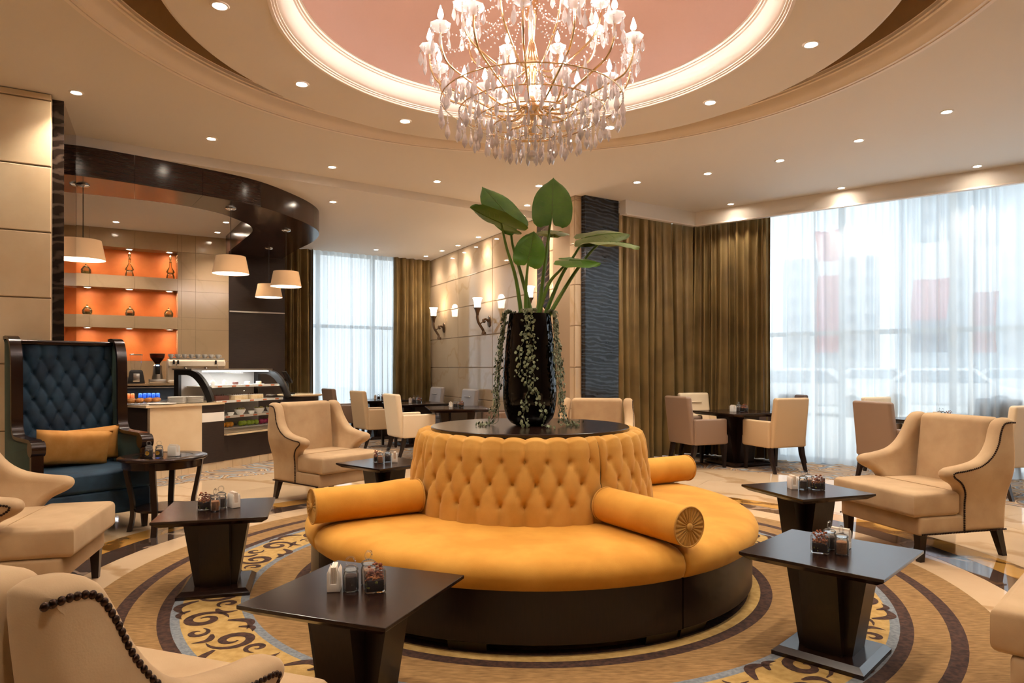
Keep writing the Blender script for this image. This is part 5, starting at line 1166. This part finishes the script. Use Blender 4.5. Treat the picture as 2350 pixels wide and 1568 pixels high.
for i, (s_, l) in enumerate(((.80, 'bronze scroll wall sconce with frosted bell shade nearest the brown curtain'), (2.88, 'bronze scroll wall sconce with frosted bell shade in the middle of the marble wall'), (4.69, 'bronze scroll wall sconce on the dark stone strip behind the plant stems'))):
    o = sc_ if i == 0 else dup(sc_, None); p = M0 + Ad * s_ + An * .013
    o.location = (p.x, p.y, 2.09); o.rotation_euler.z = face_rz(An); tag(o, l, 'wall lamp', 'bronze wall sconces')
    ld = bpy.data.lights.new('sconce_glow', 'POINT'); ld.energy = 2.0; ld.color = (1, .78, .54); ld.shadow_soft_size = .05; lo = bpy.data.objects.new('glow', ld); col.objects.link(lo); lo.parent = o; lo.location = (0, .222, .42)

# ------------------------------------------------------------------ curtains
def curtain(name, P, Q, z0, z1, m_, label, fold=.13, amp=.05, seed=1, group=None, nz_=10, rand=.35, spread=0.0):
    rr = random.Random(seed); d = (Q - P); L_ = d.length; d.normalize(); n_ = Vector((-d.y, d.x)); xs = []; x = 0
    while x < L_: xs.append(x); x += fold * rr.uniform(1 - rand, 1 + rand)
    xs.append(L_); pts = []
    for i in range(len(xs) - 1):
        a_ = amp * rr.uniform(.6, 1.15); sl_ = rr.uniform(-.02, .02)
        for k in range(12):
            t = k / 12; pts.append((xs[i] + (xs[i + 1] - xs[i]) * t, a_ * cos(2 * pi * t) + .15 * a_ * sin(6 * pi * t), sl_ * sin(pi * t)))
    pts.append((L_, 0, 0)); rings = []
    for j in range(nz_ + 1):
        t = j / nz_; z = z0 + (z1 - z0) * t; k = .75 + .35 * (1 - t); r_ = []
        for x, o_, s2 in pts:
            q = P + d * (x + s2 * (1 - t) * 2) + n_ * (o_ * k + .012 * sin(x * 5 + z * 1.3 + seed)); r_.append((q.x, q.y, z))
        rings.append(r_)
    mb = MB(); mb.loft(rings, False, (False, False)); o = mb.build(name, m_, None, ang=100, fix=False); return tag(o, label, 'curtain', group)
G0 = P0 + Bn * .14 - Bd * .05; Wd = (P2 - P1).normalized(); Wn = Vector((-Wd.y, Wd.x))
if Wn.dot(Vector((0, 1))) < 0: Wn = -Wn
G1 = Vector((2.90, 10.48))
curtain('curtain', G0, G1, .012, ZP + .03, mtl['curtain'], 'long olive brown curtain beside the black stone slab, left of the corner', fold=.19, amp=.075, seed=4, group='olive brown curtains')
H0 = P1 + Wn * .16 - Wd * .13; H1 = Vector((3.66, 9.66)); kx = (H1 - H0).dot(Wd)
curtain('curtain', H0, H0 + Wd * kx, .012, ZP + .03, mtl['curtain'], 'long olive brown curtain next to the big sheer window, right of the corner', fold=.14, amp=.055, seed=9, group='olive brown curtains')
curtain('sheer_curtain', H0 + Wd * (kx - .12) + Wn * .02, H0 + Wd * 6.6 + Wn * .02, .01, ZP + .03, mtl['sheer'], 'white sheer voile drape across the large right window', fold=.17, amp=.045, seed=21, group='white sheers', rand=.55)
Wl = Vector((1.427, .895)).normalized(); L0 = Vector((-3.773, 12.715)); Lc0 = L0 - Wl * .85; Lr = L0 + Wl * 1.69; Lend = L0 + Wl * 2.60
Ln = Vector((-Wl.y, Wl.x))
curtain('curtain', Lc0, L0 + Wl * .05, .012, ZL - .003, mtl['curtain'], 'olive brown curtain between the dark timber wall and the left window', fold=.17, amp=.065, seed=2, group='olive brown curtains')
curtain('sheer_curtain', L0 + Ln * .03, Lr + Ln * .03, .01, ZL - .003, mtl['sheer'], 'white sheer voile drape across the left window', fold=.11, amp=.05, seed=5, group='white sheers')
curtain('curtain', Lr - Wl * .02, Lend, .012, ZL - .003, mtl['curtain'], 'olive brown curtain in the far corner against the marble wall', fold=.16, amp=.06, seed=13, group='olive brown curtains')
# ------------------------------------------------------------------ windows
def window(name, P, Q, zt, trans, muls, z0=0.0):
    L_ = (Q - P).length; rz = math.atan2((Q - P).y, (Q - P).x); w_ = thing(name, (P.x, P.y, 0), rz); w_['kind'] = 'structure'
    xs = [0] + muls + [L_]; 
    for x in xs: mb = MB(); mb.box((x, .05, (z0 + zt) / 2), (.07, .10, zt - z0)); mb.build('mullion', mtl['frame'], w_, smooth=False)
    for i in range(len(xs) - 1):
        for z in (z0 + .03, trans, zt - .03): mb = MB(); mb.box(((xs[i] + xs[i + 1]) / 2, .05, z), (xs[i + 1] - xs[i] - .07, .09, .06)); mb.build('transom', mtl['frame'], w_, smooth=False)
        for a, b in ((z0 + .06, trans - .03), (trans + .03, zt - .06)):
            mb = MB(); mb.box(((xs[i] + xs[i + 1]) / 2, .05, (a + b) / 2), (xs[i + 1] - xs[i] - .07, .008, b - a)); mb.build('pane', mtl['pane'], w_, smooth=False)
    return w_
V0 = H0 - Wd * .3 + Wn * .22; V1 = H0 + Wd * 7.1 + Wn * .22
window('window_2', V0, V1, ZC, 1.78, [2.35, 3.63, 5.3])
U0 = L0 - Wl * 1.1 + Ln * .28; U1 = L0 + Wl * 2.7 + Ln * .28
window('window_1', U0, U1, ZL + .1, 2.11, [1.35, 2.45])
# ------------------------------------------------------------------ outdoors beyond the glass
mb = MB(); q = [V0 + Wn * .3 - Wd * 12, V0 + Wn * .3 + Wd * 40, V0 + Wn * 90 + Wd * 40, V0 + Wn * 90 - Wd * 40]; mb.prism([(p.x, p.y) for p in q], -.25, -.12); tag(mb.build('forecourt', mat('pale_paving', 'D9D5CE', .9), None, smooth=False), 'pale sunlit forecourt outside the right window', 'paving', kind='structure')
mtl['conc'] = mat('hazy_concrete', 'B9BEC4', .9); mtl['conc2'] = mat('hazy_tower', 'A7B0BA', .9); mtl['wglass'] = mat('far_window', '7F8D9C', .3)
def tower(px, Y, w_, d_, h_, m_, label, nf, nw):
    x = (px - 1175) * Y / 1567; t = thing('tower_block', (x, Y, -.12), R(-20), label, 'building', 'buildings outside the right window'); mb = MB(); mb.box((0, 0, h_ / 2), (w_, d_, h_)); mb.build('block', m_, t, smooth=False); wm = None
    for f_ in range(nf):
        for k in range(nw):
            xx = -w_ / 2 + w_ * (k + .5) / nw; zz = h_ * (f_ + .55) / nf
            if wm is None: mb = MB(); mb.box((0, 0, 0), (w_ / nw * .55, .15, h_ / nf * .45)); wm = mb.build('window', mtl['wglass'], t, smooth=False); o = wm
            else: o = wm.copy(); col.objects.link(o)
            o.location = (xx, -d_ / 2, zz)
tower(2245, 60, 11, 9, 18.5, mtl['conc2'], 'hazy grey tower block behind the right hand flag outside', 10, 6)
tower(1900, 75, 9, 8, 13, mtl['conc'], 'lower hazy block in the middle of the view outside', 7, 5)
def flag(px, Y, zt, zb, w_, bands_, label):
    x = (px - 1175) * Y / 1567; t = thing('flagpole', (x, Y, -.12), R(-35), label, 'flag', 'flags outside the right window'); mb = MB(); mb.tube([(0, 0, 0), (0, 0, zt + .5)], .05, 8); mb.build('pole', mtl['white'], t)
    z1 = zt
    for c, hgt in bands_:
        mb = MB(); rr = []
        for z in [z1 - hgt * k / 5 for k in range(6)]: rr.append([(.06 + w_ * u + .06 * sin(z * 2), .10 * sin(u * 9 + z * .8), z) for u in [k / 10 for k in range(11)]])
        mb.loft(rr, False, (False, False)); mb.build('flag_cloth', mat('flag_cloth', c, .8), t); z1 -= hgt
flag(1866, 17, 4.8, 2.6, .62, [('C8102E', .75), ('F2F2F2', .35), ('C8102E', 1.9)], 'drooping red and white flag on a pole outside, left')
flag(2085, 17, 4.5, 2.6, .8, [('F2F2F2', .9), ('C84050', 1.0), ('3A4A70', .8)], 'drooping multicoloured flag on a pole outside, middle')
flag(2228, 17, 4.4, 2.4, .5, [('F2F2F2', 1.1), ('B02030', 1.5)], 'drooping white over red flag on a pole outside, right')
def car(px, Y, c, label, rz):
    x = (px - 1175) * Y / 1567; t = thing('parked_car', (x, Y, -.12), rz, label, 'car', 'cars outside the right window'); b_ = [(-2.1, .3), (2.1, .3), (2.1, .75), (1.3, .9), (.7, 1.42), (-1.0, 1.42), (-1.6, .95), (-2.1, .85)]
    mb = MB(); mb.pillow(b_, -.85, .85, .12, lambda u, v, s2: (u, s2, v), 3); mb.build('car_body', mat('car_paint', c, .3), t)
    mb = MB(); mb.pillow([(-1.35, .98), (1.05, .98), (.62, 1.34), (-.95, 1.34)], -.87, .87, .02, lambda u, v, s2: (u, s2, v), 2); mb.build('side_window', mtl['wglass'], t)
    for xx in (-1.3, 1.3):
        for yy in (-.8, .8): mb = MB(); mb.loft([[(xx + .32 * cos(2 * pi * i / 16), yy + s2, .32 + .32 * sin(2 * pi * i / 16)) for i in range(16)] for s2 in (-.1, .1)]); mb.build('wheel', mtl['black'], t)
car(1850, 21, 'E8E8E8', 'white car parked outside at the left of the right window', R(-30)); car(2010, 29, 'D8DCE0', 'silver car parked outside in the middle of the right window', R(-25)); car(2170, 21, 'EFEFEF', 'white car parked outside near the right window mullion', R(-30)); car(2330, 30, 'CED3D8', 'silver car parked outside at the right edge', R(-30))
mb = MB(); q = [U0 + Ln * .3 - Wl * 20, U0 + Ln * .3 + Wl * 14, U0 + Ln * 40 + Wl * 14, U0 + Ln * 40 - Wl * 20]; mb.prism([(p.x, p.y) for p in q], -.25, -.12); tag(mb.build('terrace', mat('pale_terrace', 'DCDAD4', .9), None, smooth=False), 'pale terrace paving outside the left window', 'paving', kind='structure')
